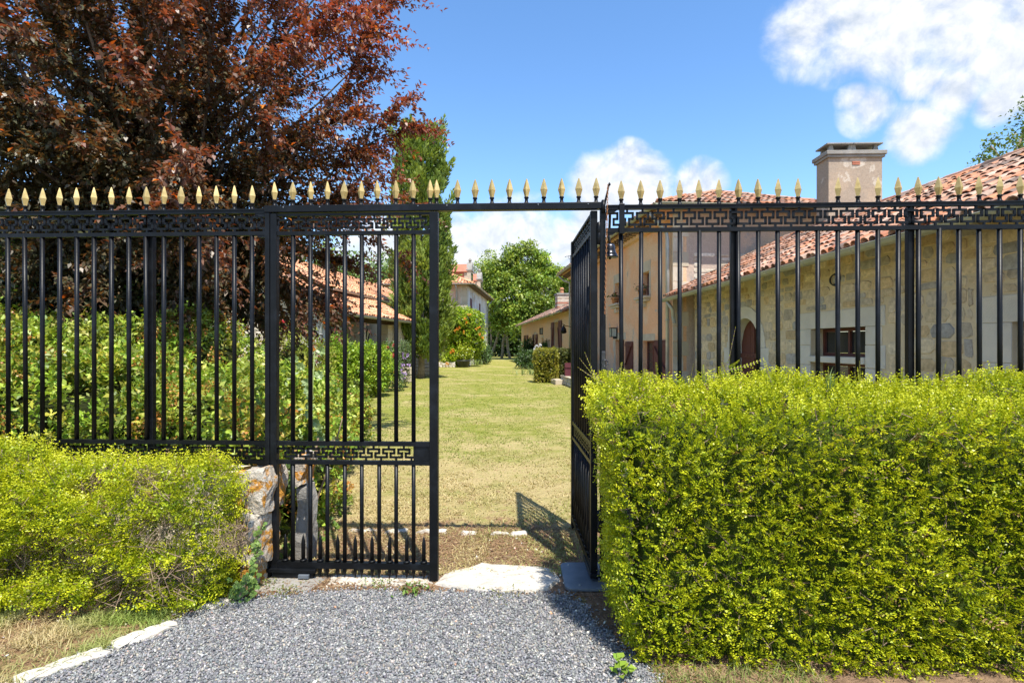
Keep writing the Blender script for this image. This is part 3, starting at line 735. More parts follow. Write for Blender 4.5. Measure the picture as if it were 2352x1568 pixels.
def ridge(p, q, parent, sets, r=1.15):
    p, q = Vector(p), Vector(q); d = q-p; L = d.length; d.normalize(); n = Vector((0, 0, 1)); n = (n-d*n.dot(d)).normalized(); a = d.cross(n)
    R = Matrix((a, d, n)).transposed().to_4x4(); k = int(L/.38)
    for i in range(k):
        inst('ridge_tile', random.choice(sets), Matrix.Translation(p+d*(i*.38)+n*.02) @ R @ Matrix.Scale(r, 4), parent)
def gutter(p, q, parent, mat=ZINC, r=.065, brackets=True):
    'half-round gutter from p to q'
    p, q = Vector(p), Vector(q); d = (q-p).normalized(); a = d.cross(Vector((0, 0, 1))).normalized(); m = MB(); n = 8; vs = []
    for c in (p, q):
        for rr in (r, r-.008): vs += [c+a*rr*math.cos(PI+PI*j/n)+Vector((0, 0, rr*math.sin(PI+PI*j/n))) for j in range(n+1)]
    k = n+1; fs = []
    for j in range(n): fs += [(j, j+1, 2*k+j+1, 2*k+j), (k+j, 3*k+j, 3*k+j+1, k+j+1), (j, k+j, k+j+1, j+1), (2*k+j, 2*k+j+1, 3*k+j+1, 3*k+j)]
    fs += [(0, 2*k, 3*k, k), (n, k+n, 3*k+n, 2*k+n)]
    m.add(vs, fs)
    for c in (p, q): m.add([c+a*(r-.001)*math.cos(PI+PI*j/n)+Vector((0, 0, (r-.001)*math.sin(PI+PI*j/n))) for j in range(n+1)], [tuple(range(n+1))])
    m.tube([p+a*r, q+a*r], .009, 6).tube([p-a*r, q-a*r], .009, 6)
    g = m.build('gutter', mat, parent)
    if brackets:
        L = (q-p).length; c = MB()
        for i in range(1, int(L/1.1)+1):
            o = p+d*(i*1.1); c.tube([o+a*(r+.004)*math.cos(PI+PI*j/6)+Vector((0, 0, (r+.004)*math.sin(PI+PI*j/6))) for j in range(7)], .007, 4)
        if c.v: tag(c.build('joint_band', mat, g), kind='stuff')
    return g
def pipe(pts, parent, mat=ZINC, r=.045):
    o = MB().tube(pts, r, 10).build('downpipe', mat, parent, True)
    c = MB(); k = len(pts)
    a, b = Vector(pts[-2]), Vector(pts[-1])
    for f in (.06, .5, .92): c.lathe(a.lerp(b, f), [(r+.002, -.02), (r+.008, -.015), (r+.008, .015), (r+.002, .02)], 10)
    c.build('collar', mat, o, True); return o
def hang_lantern(M, x, y, z, label, s=1.):
    'square tapering lantern hanging from a ceiling hook'
    c = M @ Vector((x, y, z)); t = thing('lantern', label, 'lantern', c, 'lanterns under the porch')
    m = MB(M)
    top, bot, zt, zb = .15*s, .085*s, z, z-.36*s
    for sx_ in (-1, 1):
        for sy in (-1, 1): m.beam((x+sx_*top, y+sy*top, zt), (x+sx_*bot, y+sy*bot, zb), .028*s, .028*s)
    m.box(x-top-.02, x+top+.02, y-top-.02, y+top+.02, zt, zt+.03*s); m.box(x-bot, x+bot, y-bot, y+bot, zb-.03*s, zb)
    for a, b in ((-1, 0), (1, 0), (0, -1), (0, 1)): m.tube([(x+a*top*.8, y+b*top*.8, zt+.03*s), (x+a*.07*s, y+b*.07*s, zt+.12*s), (x, y, zt+.2*s)], .012*s, 6)
    m.tube([(x, y, zt+.2*s), (x, y, zt+.34*s)], .008, 6); m.build('lantern_frame', IRON, t)
    for a, b in ((-1, 0), (1, 0), (0, -1), (0, 1)):
        nx, ny = -b, a; tt, bb = top*.93, bot*.93
        q = [(x+a*tt+nx*tt*.85, y+b*tt+ny*tt*.85, zt-.01), (x+a*tt-nx*tt*.85, y+b*tt-ny*tt*.85, zt-.01), (x+a*bb-nx*bb*.85, y+b*bb-ny*bb*.85, zb+.01), (x+a*bb+nx*bb*.85, y+b*bb+ny*bb*.85, zb+.01)]
        MB(M).add(q, [(0, 1, 2, 3)]).build('pane', LANTGLASS, t)
    return t
LANTGLASS = simple('milky_lantern_glass', (.30, .33, .28), (.42, .44, .38), 5, .25, .5, 0, 0)
CREAMS = [(.60, .49, .33), (.55, .45, .31), (.63, .53, .37), (.48, .42, .33), (.58, .45, .27), (.42, .39, .35), (.65, .56, .41), (.56, .43, .26), (.61, .52, .39), (.38, .37, .35)]
PALES = [(.62, .54, .43), (.68, .60, .49), (.56, .47, .37), (.60, .50, .38), (.66, .58, .48)]

# ------------------------------------------------------------------ right: tall ochre house
RH = frame((4.47, 15.35), (-.095, 1)); uY = lambda Y: (Y-15.35)*1.0045
H = thing('ochre_house', 'tall ochre rendered house with hipped tile roof behind the right half of the gateway', 'house', RH @ Vector((7, -2.4, 0)))
up_w = [(uY(17.25), uY(17.98), 3.09, 3.87), (uY(20.3), uY(21.05), 3.09, 3.87), (uY(26.0), uY(26.75), 3.09, 3.87)]
gw = (uY(16.78), uY(17.84), .70, 1.68); gd = (uY(19.85), uY(20.95), 0, 1.74); gd2 = (uY(24.4), uY(25.4), 0, 2.0)
w1 = wall(RH, uY(29.4), 5.40, up_w+[gw, gd, gd2], PL_HOUSE, H, .40)
for i, o in enumerate(up_w):
    window(RH, *o, H, .20, 1, 2, ASHLAR if False else PLUM, True)
    block(RH, o[0]-.16, o[1]+.16, o[3], o[3]+.34, H, -.1, .012, ASHLAR_W, 'lintel')
    for a, b in ((o[0]-.15, o[0]), (o[1], o[1]+.15)):
        for k in range(2): block(RH, a, b, o[2]+.39*k, o[2]+.39*(k+1), H, -.1, .010, ASHLAR_W, 'jamb_stone')
    m = MB(RH); xa, xb, zt = o[0]-.16, o[1]+.16, o[2]
    m.prism([(-.05, zt-.09), (.20, zt-.09), (.22, zt-.05), (.22, zt), (-.05, zt)], xa, xb, 'z') if False else None
    m.box(xa, xb, -.04, .22, zt-.085, zt-.001); m.box(xa+.06, xb-.06, -.04, .16, zt-.17, zt-.0855); m.box((xa+xb)/2-.12, (xa+xb)/2+.12, -.04, .12, zt-.34, zt-.1705)
    m.build('sill', ASHLAR_W, H, bevel=.02)
window(RH, *gw, H, .14, 2, 3, MAROON, True)
block(RH, gw[0]-.05, gw[1]+.16, gw[3], gw[3]+.22, H, -.1, .008, ASHLAR_W, 'lintel')
for k in range(3): block(RH, gw[1], gw[1]+.17, .7+.327*k, .7+.327*(k+1), H, -.12, .010, ASHLAR, 'jamb_stone')
shutter(RH, uY(15.68), uY(16.74), .68, 1.69, H, .012, MAROON, False); shutter(RH, uY(18.80), uY(19.62), .68, 1.67, H, .012, MAROON, True)
MB(RH).box(gd[0]+.02, gd[1]-.02, -.26, -.2, 0, 1.72).build('door', MAROON, H)
MB(RH).box(gd2[0], gd2[1], -.26, -.2, 0, 2.0).build('door', MAROON, H)
block(RH, gd[0]-.18, gd[1]+.2, gd[3], gd[3]+.26, H, -.12, .012, ASHLAR_W, 'lintel')
for k in range(4): block(RH, gd[1], gd[1]+.24+.1*(k % 2), .435*k, .435*(k+1), H, -.12, .012, ASHLAR_W, 'jamb_stone')
FR = frame(RH @ Vector((0, -4.9, 0)), (RH.to_3x3() @ Vector((0, 1, 0)))[:2])
fw = wall(FR, 4.5, 5.40, [], PL_FRONT, H, .40)
stones(FR, .2, 4.30, 2.2, 4.12, [], fw, PALES, STONEA, (.18, .5), (.1, .2), 160, 11, .018, .01, .03, .1)
for k in range(13):                                            # quoins on the near corner
    z = .414*k; w = .30+.16*(k % 2)
    MB(FR).box(4.9-w, 4.899, -.02, .016, z+.006, z+.408).build('quoin', MORTAR_L if k % 3 else ASHLAR_W, H, bevel=.008)
wall(frame(RH @ Vector((uY(29.4), 0, 0)), (RH.to_3x3() @ Vector((0, -1, 0)))[:2]), 4.9, 5.4, [], PL_HOUSE, H, .4, .4)
wall(frame(RH @ Vector((uY(29.4)-.4, -4.9, 0)), (RH.to_3x3() @ Vector((-1, 0, 0)))[:2]), uY(29.4)-.8, 5.4, [], PL_FRONT, H, .4, 0.01)
e = lambda u, y, z: RH @ Vector((u, y, z)); uE = uY(29.4)+.55; ze, zr = 5.34, 6.52
c1, c2, c3, c4, r1, r2 = e(-.6, .6, ze), e(uE, .6, ze), e(uE, -5.5, ze), e(-.6, -5.5, ze), e(2.45, -2.45, zr), e(uE-3.05, -2.45, zr)
roof([c4, c1, r1], H, TS, 260, seed=1, scale=.9); roof([c1, c2, r2, r1], H, TS, 40, seed=2); roof([c2, c3, r2], H, TS, 0, seed=3, tiles=False); roof([c3, c4, r1, r2], H, TS, 0, seed=4, tiles=False)
ridge(c1, r1, H, TS); ridge(c4, r1, H, TS); ridge(r1, r2, H, TS)
m = MB(RH)                                                     # moulded cornice under the eave and soffit
for a, b, z0, z1 in ((0., .16, 5.02, 5.14), (0., .30, 5.141, 5.25), (0., .46, 5.251, 5.335)): m.box(.001, uY(29.4)-.001, a, b, z0, z1)
m.build('cornice', PL_HOUSE, H)
k = 0; m = MB(RH)
for i in range(44):
    u = .1+i*.325; m.box(u, u+.13, .03, .42, 5.12, 5.25)
tag(m.build('cornice_dentils', OLDWOOD, H), kind='stuff')
gutter(e(-.62, .66, 5.33), e(uE, .66, 5.31), H, ZINC_OLD)
gutter(FR @ Vector((-.6, .66, 5.33)), FR @ Vector((5.5, .66, 5.33)), H, ZINC_OLD)
pipe([e(.12, .62, 5.26), e(.12, .5, 5.1), e(.12, .14, 4.72), e(.12, .10, 4.5), e(.12, .10, 0)], H, ZINC, .055)
pipe([e(uE-.3, .62, 5.26), e(uE-.5, .35, 4.95), e(uY(29.2), .1, 4.85), e(uY(29.2), .1, 4.6), e(uY(29.2), .1, 0)], H, ZINC, .05)
m = MB(); ap = pix(1310, 638, 29.2)
m.tube([(ap.x, ap.y, 5.5), (ap.x, ap.y, pix(1310, 586, 29.2).z)], .022, 6); za = pix(0, 589, 29.2).z
m.tube([(ap.x-.30, ap.y, za-.02), (ap.x+.42, ap.y, za+.12)], .014, 5)
for i in range(6):
    q = Vector((ap.x-.24+i*.12, ap.y, za-.008+i*.0235)); m.tube([q+Vector((0, -.2, 0)), q+Vector((0, .2, 0))], .009, 4)
m.tube([(ap.x-.1, ap.y, za), (ap.x-.1, ap.y, za-.1), (ap.x, ap.y, za-.16)], .01, 4)
tag(m.build('television_antenna', STEEL), 'thin television antenna on the far corner of the ochre house roof', 'antenna')
# lamp and flower pots on the ochre house
t = thing('wall_lantern', 'square brass wall lantern on the ochre facade above its door', 'lantern', e(uY(20.8), .12, 1.9))
x = uY(20.75); m = MB(RH)
for a in (-.1, .1):
    for b in (.06, .26): m.box(x+a-.012, x+a+.012, b-.012, b+.012, 1.87, 2.17)
m.box(x-.13, x+.13, .03, .29, 2.17, 2.2); m.box(x-.115, x+.115, .045, .275, 1.845, 1.87); m.box(x-.03, x+.03, .0, .16, 1.78, 1.845); m.build('lantern_frame', BRONZE, t)
for a, b, c, d in ((-.1, .1, .055, .06), (-.1, .1, .26, .265), (-.105, -.1, .06, .26), (.1, .105, .06, .26)): MB(RH).box(x+a+.001, x+b-.001, c, d, 1.872, 2.168).build('pane', LANTGLASS, t)
def wall_arm_lamp(M, x, z, label, s=1.):
    t = thing('bracket_lamp', label, 'lamp', M @ Vector((x, .3, z)))
    m = MB(M); m.box(x-.03, x+.03, 0.002, .02, z-.1*s, z+.2*s); m.tube([(x, .02, z), (x, .25*s, z-.07*s), (x, .5*s, z-.02*s), (x, .66*s, z+.08*s)], .02*s, 7)
    m.tube([(x, .05, z+.12*s), (x, .18*s, z+.16*s), (x, .24*s, z+.08*s), (x, .16*s, z+.04*s)], .012*s, 6); m.build('arm', IRON, t, True)
    m = MB(M); m.lathe((x, .6*s, z-.42*s), [(.06*s, 0), (.16*s, .05*s), (.13*s, .25*s), (.09*s, .3*s), (.03*s, .42*s)], 10); m.build('lamp_shade', IRON, t, True)
wall_arm_lamp(RH, uY(28.3), 2.55, 'black lantern on a scrolled bracket at the far end of the ochre house')

# ------------------------------------------------------------------ right: low outbuilding of rubble stone
AX = frame((5.725-.044*4.3, 4.3), (-.044, 1)); vY = lambda Y: (Y-4.3)*1.001
A = thing('stone_outbuilding', 'low rubble stone outbuilding with arched door and long tiled roof on the right', 'outbuilding', AX @ Vector((5.4, -1.5, 0)))
dA, dB, zS = vY(11.62), vY(12.93), 1.49; rA = (dB-dA)/2; cA = (dA+dB)/2; RO = .26
op = [(dA-RO, dB+RO, 0, zS+rA+RO), (vY(8.35), vY(9.77), .42, 1.25), (vY(8.35), vY(9.77), 1.36, 1.83), (.0+.35, vY(6.02), 0, 1.80)]
aw = wall(AX, vY(15.25), 3.12, op, MORTAR, A, .45)
# arch: jambs, voussoirs, spandrels, door
for k in range(4):
    z0, z1 = zS/4*k, zS/4*(k+1); q = .14*(k % 2)
    MB(AX).box(dA-RO-q, dA-.002, -.30, .012+.006*(k % 2), z0+.004, z1-.004).build('jamb_stone', ASHLAR, A, bevel=.008)
    MB(AX).box(dB+.002, dB+RO+q, -.30, .012+.006*(k % 2), z0+.004, z1-.004).build('jamb_stone', ASHLAR, A, bevel=.008)
nv = 9
for k in range(nv):
    a0, a1 = PI*k/nv, PI*(k+1)/nv; pts = []
    for rr, seq in ((rA, (a0, (a0+a1)/2, a1)), (rA+RO-.004, (a1, (a0+a1)/2, a0))):
        pts += [(cA+(rr)*math.cos(a), zS+rr*math.sin(a)) for a in seq]
    MB(AX).prism(pts, -.30, .014+random.uniform(-.002, .003), 'y').build('voussoir', ASHLAR, A)
for sgn in (-1, 1):
    arc = [(cA+sgn*(rA+RO)*math.cos(a), zS+(rA+RO)*math.sin(a)) for a in np.linspace(0, PI/2, 9)]
    m = MB(AX); cn = (cA+sgn*(rA+RO), zS+rA+RO)
    for (a, b), (c, d) in zip(arc, arc[1:]):
        for y in (-.003, ): m.add([(a, y, b), (c, y, d), (cn[0], y, cn[1])], [(0, 1, 2)])
    m.build('spandrel', MORTAR, A)
m = MB(AX); n = 6; w = (dB-dA)/n
for k in range(n):
    xa, xb = dA+k*w+.004, dA+(k+1)*w-.004
    tp = lambda x: zS+math.sqrt(max(0, rA**2-(x-cA)**2))
    m.prism([(xa, 0), (xb, 0), (xb, tp(xb)), ((xa+xb)/2, tp((xa+xb)/2)), (xa, tp(xa))], -.27, -.23, 'y')
d_ = m.build('arched_door', MAROON, A)
MB(AX).box(cA-.035, cA+.035, -.2299, -.195, 0, zS+rA-.03).build('cover_strip', MAROON, d_)
MB(AX).box(dA-.0, dB, -.2299, -.185, 1.26, 1.36).build('rail', MAROON, d_); MB(AX).box(dA, dB, -.2299, -.185, .4, .5).build('rail', MAROON, d_)
for k in range(9): MB(AX @ Matrix.Translation((dA+.08+k*.14, -.185, 1.31)) @ Matrix.Rotation(-PI/2, 4, 'X')).lathe((0, 0, 0), [(.012, 0), (.008, .006), (.001, .009)], 6).build('nail', IRON, d_)
# window with stone surround and cross bar
x0, x1 = vY(8.35), vY(9.77); sl_, sr_ = vY(8.0), vY(10.1)
window(AX, x0, x1, 1.36, 1.83, A, .22, 2, 1, MAROON, False); window(AX, x0, x1, .42, 1.25, A, .22, 2, 1, MAROON, False)
MB(AX).box(sl_-.06, sr_, -.3, .014, 1.83, 2.12).build('lintel', ASHLAR, A, bevel=.008)
for k, (z0, z1) in enumerate(((1.55, 1.828), (1.20, 1.548), (.86, 1.198), (.5, .858), (.1, .498))):
    q = .07*(k % 2); block(AX, x1, sr_, z0, z1, A, -.3, .014, ASHLAR, 'jamb_stone', .003); block(AX, sl_-q, x0, z0, z1, A, -.3, .014, ASHLAR, 'jamb_stone', .003)
MB(AX).box(x0-.0, x1+.03, -.25, .05, 1.252, 1.358).build('transom', ASHLAR, A, bevel=.012)
MB(AX).box(x0-.05, x1+.05, -.25, .05, .33, .418).build('sill', ASHLAR, A, bevel=.012)
# portal at the right edge
p1 = vY(6.02); MB(AX).box(.1, vY(6.46), -.3, .014, 1.80, 2.10).build('lintel', ASHLAR, A, bevel=.008)
for k in range(4):
    q = .1*(k % 2); block(AX, p1, vY(6.34)+q, .45*k, .45*(k+1), A, -.3, .014, ASHLAR, 'jamb_stone', .003)
    block(AX, .12-q*.5, .35, .45*k, .45*(k+1), A, -.3, .014, ASHLAR, 'jamb_stone', .003)
window(AX, .36, p1-.01, .05, 1.79, A, .24, 2, 2, MAROON, False)
stones(AX, .0, vY(15.2), .1, 3.1, [(dA-RO-.1, dB+RO+.1, 0, zS+.1), (dA-RO*.7, dB+RO*.7, zS, zS+rA+RO-.04), (sl_-.1, sr_+.02, .1, 2.14), (.0, vY(6.5), 0, 2.12)], aw, CREAMS, STONEA, (.16, .46), (.11, .24), 300, 5, .016, .010, .055, .06)
wall(frame(AX @ Vector((0, 0, 0)), (AX.to_3x3() @ Vector((0, -1, 0)))[:2]) if False else frame(AX @ Vector((.0, -5.2, 0)), (AX.to_3x3() @ Vector((0, 1, 0)))[:2]), 4.74, 3.1, [], MORTAR, A, .4)
a_ = lambda u, y, z: AX @ Vector((u, y, z))
E1, E2, R1, R2 = a_(-.3, .80, 2.87), a_(11.05, .80, 2.87), a_(11.05, -2.4, 4.44), a_(-.3, -2.4, 4.44)
roof([E1, E2, R1, R2], A, TS, 300, seed=6, scale=.86); roof([a_(11.05, -5.6, 2.87), a_(-.3, -5.6, 2.87), R2, R1], A, TS, 0, tiles=False)
ridge(R1, R2, A, TS)
for i in range(15):
    u = .1+i*.74; MB(AX).beam((u, -.1, 3.02+.23), (u, .66, 2.66+.22), .09, .11).build('rafter', OLDWOOD, A)
m = MB(AX); m.add([(-.28, -.42, 3.30), (11.0, -.42, 3.30), (11.0, .74, 2.80), (-.28, .74, 2.80)], [(0, 1, 2, 3)])
m.build('soffit', OLDWOOD, A)
gutter(a_(-.3, .89, 2.84), a_(10.95, .89, 2.80), A, ZINC_OLD, .075)
pipe([a_(10.72, .86, 2.74), a_(10.72, .70, 2.5), a_(10.80, .66, 2.3), a_(10.80, .62, 2.15)], A, ZINC, .05)
m = MB(AX)
for k in range(3): m.tube([(vY(9.05)+.13*math.cos(q)*(1-.1*k)+.01*k, .02+.01*k, 2.62+.10*math.sin(q)*(1-.1*k)) for q in np.linspace(0, 2*PI, 19)], .009, 5)
m.tube([(vY(9.0), .02, 2.7), (vY(8.97), .03, 2.86)], .009, 5)
tag(m.build('cable_coil', BLACKPOT), 'black coiled cable hanging on the rubble wall above the small window', 'cable')
# chimney
C_ = thing('chimney_stack', 'massive rendered chimney with slab cap rising over the outbuilding roof', 'chimney', (8.15, 13.35, 4.3))
CM = frame((8.79, 13.1), (-1, 0.03))
MB(CM).box(0, 1.25, -.55, 0, 3.6, 6.0).build('shaft', PL_CHIM, C_)
m = MB(CM); m.box(-.05, 1.30, -.60, .05, 6.0005, 6.06); m.box(-.08, 1.33, -.63, .08, 6.061, 6.16); m.build('cornice', CONC, C_, bevel=.015)
MB(CM).box(.03, 1.22, -.5, -.05, 6.1605, 6.19).build('plinth', CONC, C_, bevel=.006)
for x in (.10, .62, .70, 1.15):
    for y in (-.44, -.11): MB(CM).prism([(x-.06, 6.1905), (x+.06, 6.1905), (x+.035, 6.33), (x-.035, 6.33)], y-.04, y+.04, 'y').build('cap_leg', CONC, C_)
m = MB(CM); m.box(-.03, .655, -.55, .0, 6.3305, 6.365); m.box(.665, 1.28, -.55, .0, 6.3305, 6.365); m.build('cap_slab', CONC, C_, bevel=.006)
for k in range(2): MB(CM).box(.52, .70, .0005, .016, 5.83+.045*k, 5.865+.045*k).build('brick', BRICK, C_)

# ------------------------------------------------------------------ right: long low house further back
RL = RH @ Matrix.Translation((uY(29.4)+.02, 0, 0)); lY = lambda Y: (Y-29.4)*1.0045-.02
L = thing('low_house', 'long low orange rendered house with brown shutters beyond the ochre house', 'house', RL @ Vector((11, -2.5, 0)))
lop = [(lY(33.0), lY(34.4), 0, 2.95), (lY(38.9), lY(39.8), .9, 2.05), (lY(42.7), lY(43.7), 0, 2.35), (lY(48.5), lY(49.5), .6, 2.38), (lY(36.2), lY(36.9), .9, 1.9)]
wall(RL, lY(52.9), 3.42, lop, PL_LOW, L, .42)
for i, o in enumerate(lop): window(RL, o[0], o[1], o[2]+.01, o[3], L, .3, 2, 2, CURTAIN if i in (0, 2) else MAROON, True)
for (a, b, c, d) in ((31.9, 32.95, .02, 2.97), (34.45, 35.5, .02, 2.97), (41.75, 42.66, .02, 2.37), (43.74, 44.5, .02, 2.37), (47.5, 48.46, .6, 2.4), (49.54, 50.4, .6, 2.4)):
    shutter(RL, lY(a), lY(b), c, d, L, .03, MAROON, b > 34, True)
for o in (lop[0], lop[1], lop[2]):
    MB(RL).box(o[0]-.16, o[0]-.002, -.1, .012, o[2], o[3]+.18).build('jamb', ASHLAR_W, L); MB(RL).box(o[1]+.002, o[1]+.16, -.1, .012, o[2], o[3]+.18).build('jamb', ASHLAR_W, L)
    MB(RL).box(o[0]-.001, o[1]+.001, -.1, .014, o[3]+.001, o[3]+.2).build('lintel', ASHLAR_W, L)
wall(frame(RL @ Vector((lY(52.9), 0, 0)), (RL.to_3x3() @ Vector((0, -1, 0)))[:2]), 5.2, 3.4, [], PL_LOW, L, .4, .42)
l_ = lambda u, y, z: RL @ Vector((u, y, z)); le = lY(52.9)+.4
roof([l_(.02, .45, 3.38), l_(le, .45, 3.38), l_(le, -2.7, 4.85), l_(.02, -2.7, 4.85)], L, TSB, 140, seed=8, sp=.22, ex=.38); roof([l_(le, -5.8, 3.38), l_(.02, -5.8, 3.38), l_(.02, -2.7, 4.85), l_(le, -2.7, 4.85)], L, TSB, tiles=False)
gutter(l_(.02, .52, 3.36), l_(le, .52, 3.34), L, ZINC_OLD, .07, False)
ch0 = RL @ Matrix.Translation((lY(40.5), -1.2, 0))
ck = MB(ch0).box(-.5, .5, -.95, 0, 3.6, 5.2).build('chimney', BRICK, L)
for k in range(12):
    MB(ch0).box(-.515, .515, -.965, .015, 3.98+k*.1, 4.06+k*.1).build('brick_course', PL_CHIM if k % 4 == 1 else MORTAR_L if k % 3 else BRICK, ck)
MB(ch0).box(-.58, .58, -1.03, .08, 5.2005, 5.32).build('cap', CONC, ck); MB(ch0).lathe((0, -.4, 5.32), [(.16, 0), (.15, .1), (.12, .3), (.16, .32), (.16, .38), (.08, .45)], 12).build('chimney_pot', TERRA, ck, True)
t = thing('wall_lamp', 'small dark lamp on the orange facade above the little window', 'lamp', l_(lY(39.3), .1, 2.5))
m = MB(RL); m.box(lY(39.2), lY(39.5), .0, .22, 2.3, 2.34); m.box(lY(39.2), lY(39.5), .0, .22, 2.72, 2.76)
for a in (39.22, 39.48):
    for y in (.02, .2): m.box(lY(a)-.02, lY(a)+.02, y-.015, y+.015, 2.34, 2.72)
m.build('lamp_frame', DARKWOOD, t); MB(RL).box(lY(39.24), lY(39.46), .04, .18, 2.342, 2.718).build('pane', LANTGLASS, t)
# terrace before the ochre house
T_ = thing('stone_terrace', 'low rubble stone terrace with two steps along the ochre house', 'terrace', e(4, 1, 0))
tm = MB(RH).box(-.5, uY(22.2), .003, 1.86, 0, .30).build('terrace_core', MORTAR, T_)
MB(RH).box(-.5, uY(22.2), .003, 1.90, .301, .345).build('paving', ASHLAR_W, T_)
TF = frame(RH @ Vector((-.5, 1.86, 0)), (RH.to_3x3() @ Vector((1, 0, 0)))[:2])
stones(TF, 0, uY(22.2)+.5, .0, .30, [], tm, [(.40, .38, .34), (.48, .44, .38), (.34, .33, .30)], STONEA, (.2, .5), (.12, .18), 60, 13, .03, .01)
MB(RH).box(uY(22.25), uY(22.85), .9, 2.2, 0, .15).build('step', ASHLAR_W, T_, bevel=.015); MB(RH).box(uY(21.6), uY(22.24), 1.87, 2.2, 0, .20).build('step', ASHLAR_W, T_, bevel=.015)
t = thing('wooden_planter', 'plum painted plank planter box standing on the stone terrace', 'planter', (2.6, 21.4, .345))
PM = frame((3.1, 21.3), (-1, 0.0))
for k in range(7): MB(PM).box(k*.15+.003, k*.15+.147, -.03, 0, .35, .86).build('plank', PLUM, t)
MB(PM).box(0, 1.05, .0005, .03, .68, .77).build('batten', PLUM, t); MB(PM).box(0, 1.05, -.42, -.031, .35, .82).build('box', PLUM, t)
t = thing('terracotta_trough', 'long terracotta trough of dark plants before the plum planter', 'trough', (2.6, 20.9, .345))
MB(frame((2.95, 20.9), (-1, 0))).prism([(0.04, .346), (.66, .346), (.7, .50), (0, .50)], -.26, 0, 'y').build('trough', TERRA, t, bevel=.01)
n = 90; P = np.stack([rng.uniform(2.28, 2.92, n), rng.uniform(20.93, 21.12, n), np.full(n, .5)], 1)
foliage('leaves', [leaves(P, rvec(n)+np.array([0, 0, 1.]), rvec(n), np.full(n, .12), np.full(n, .05), pick([(.05, .02, .03), (.06, .07, .03)], n))], LEAF, t)

# ------------------------------------------------------------------ left: porch house
LP = frame((-4.95, 24.5), (-.174, -1)); q_ = lambda x, y, z: LP @ Vector((x, y, z))
W = thing('porch_house', 'low cream house with a pillared porch under orange canal tiles on the left', 'house', q_(3.5, -1.5, 0))
pxY = lambda Y: (24.5-Y)*1.015
for Y in (20.75, 23.35):
    x = pxY(Y)
    for k in range(6): MB(LP).box(x-.25, x+.25, -.45, 0+random.uniform(-.004, .004), .4*k+.004, .4*k+.396).build('pillar_block', ASHLAR_W, W, bevel=.012)
bk = wall(LP @ Matrix.Translation((0, -2.0, 0)), 7.0, 3.3, [(1.2, 2.2, .5, 2.15), (3.6, 4.6, 0, 2.2)], PL_PORCH, W, .35)
BKM = LP @ Matrix.Translation((0, -2.0, 0))
window(BKM, 1.2, 2.2, .5, 2.15, W, .12, 2, 3, CURTAIN, True); window(BKM, 3.6, 4.6, 0.01, 2.2, W, .12, 2, 3, PLUM, True)
shutter(BKM, .35, 1.15, .5, 2.15, W, .03, PLUM); shutter(BKM, 2.25, 3.0, .5, 2.15, W, .03, PLUM, True); shutter(BKM, 4.65, 5.3, .02, 2.2, W, .03, PLUM, True)
MB(LP).box(-.1, 6.5, -.40, -.08, 2.42, 2.60).build('lintel_beam', DARKWOOD, W)
# far end of the porch: low wall with window facing the yard
wall(LP, .55, 2.55, [], PL_PORCH, W, .45, -.9)
GM = frame(q_(7.0, 0, 0), (LP.to_3x3() @ Vector((0, -1, 0)))[:2])
gp = [(0, 0), (6.2, 0), (6.2, 4.25), (4.3, 4.55), (0, 2.62)]
gwall = MB(GM).prism(gp, -.42, 0, 'y').build('gable_wall', PL_PORCH, W)
for k in range(6): MB(GM).box(-.012, .42+.2*(k % 2), -.40, .014, .435*k+.004, .435*k+.431).build('quoin', ASHLAR, W, bevel=.01)
stones(GM, .66, 6., .1, 2.6, [], gwall, PALES, STONEA, (.2, .5), (.14, .28), 90, 15, .014, .012, .04, .15)
o1, o2 = q_(7.35, .42, 2.62), q_(-.95, .42, 2.62)
pr = .47
up_ = lambda x, d: q_(x, .42-d, 2.62+pr*d)
roof([o2, q_(pxY(21.), .42, 2.62), up_(pxY(21.), 2.35), up_(-.95, 2.35)], W, TSO, 170, seed=21, sp=.21)
roof([q_(pxY(21.)+.01, .42, 2.62), o1, up_(7.35, 4.7), up_(pxY(21.)+.01, 4.7)], W, TSO, 130, seed=22, sp=.21)
roof([q_(7.35, -8.4, 2.8), q_(pxY(21.)+.01, -8.4, 2.8), up_(pxY(21.)+.01, 4.7), up_(7.35, 4.7)], W, TSO, tiles=False)
MB().beam(q_(7.30, .40, 2.52), up_(7.30, 4.7)-Vector((0, 0, .1)), .06, .16).build('barge_board', OLDWOOD, W)
gutter(q_(7.40, .50, 2.60), q_(-1.0, .50, 2.56), W, ZINC, .075)
pipe([q_(7.2, .46, 2.52), q_(7.2, .46, 2.40), q_(7.12, .2, 2.22), q_(7.1, .11, 2.0), q_(7.1, .11, 0)], W, ZINC, .055)
hang_lantern(LP, pxY(19.3), -.3, 2.18, 'black tapering lantern hanging in the porch, nearer the gutter pipe', 1.1)
hang_lantern(LP, pxY(22.2), -.6, 2.12, 'black lantern hanging deeper in the porch between the two pillars', 1.0)
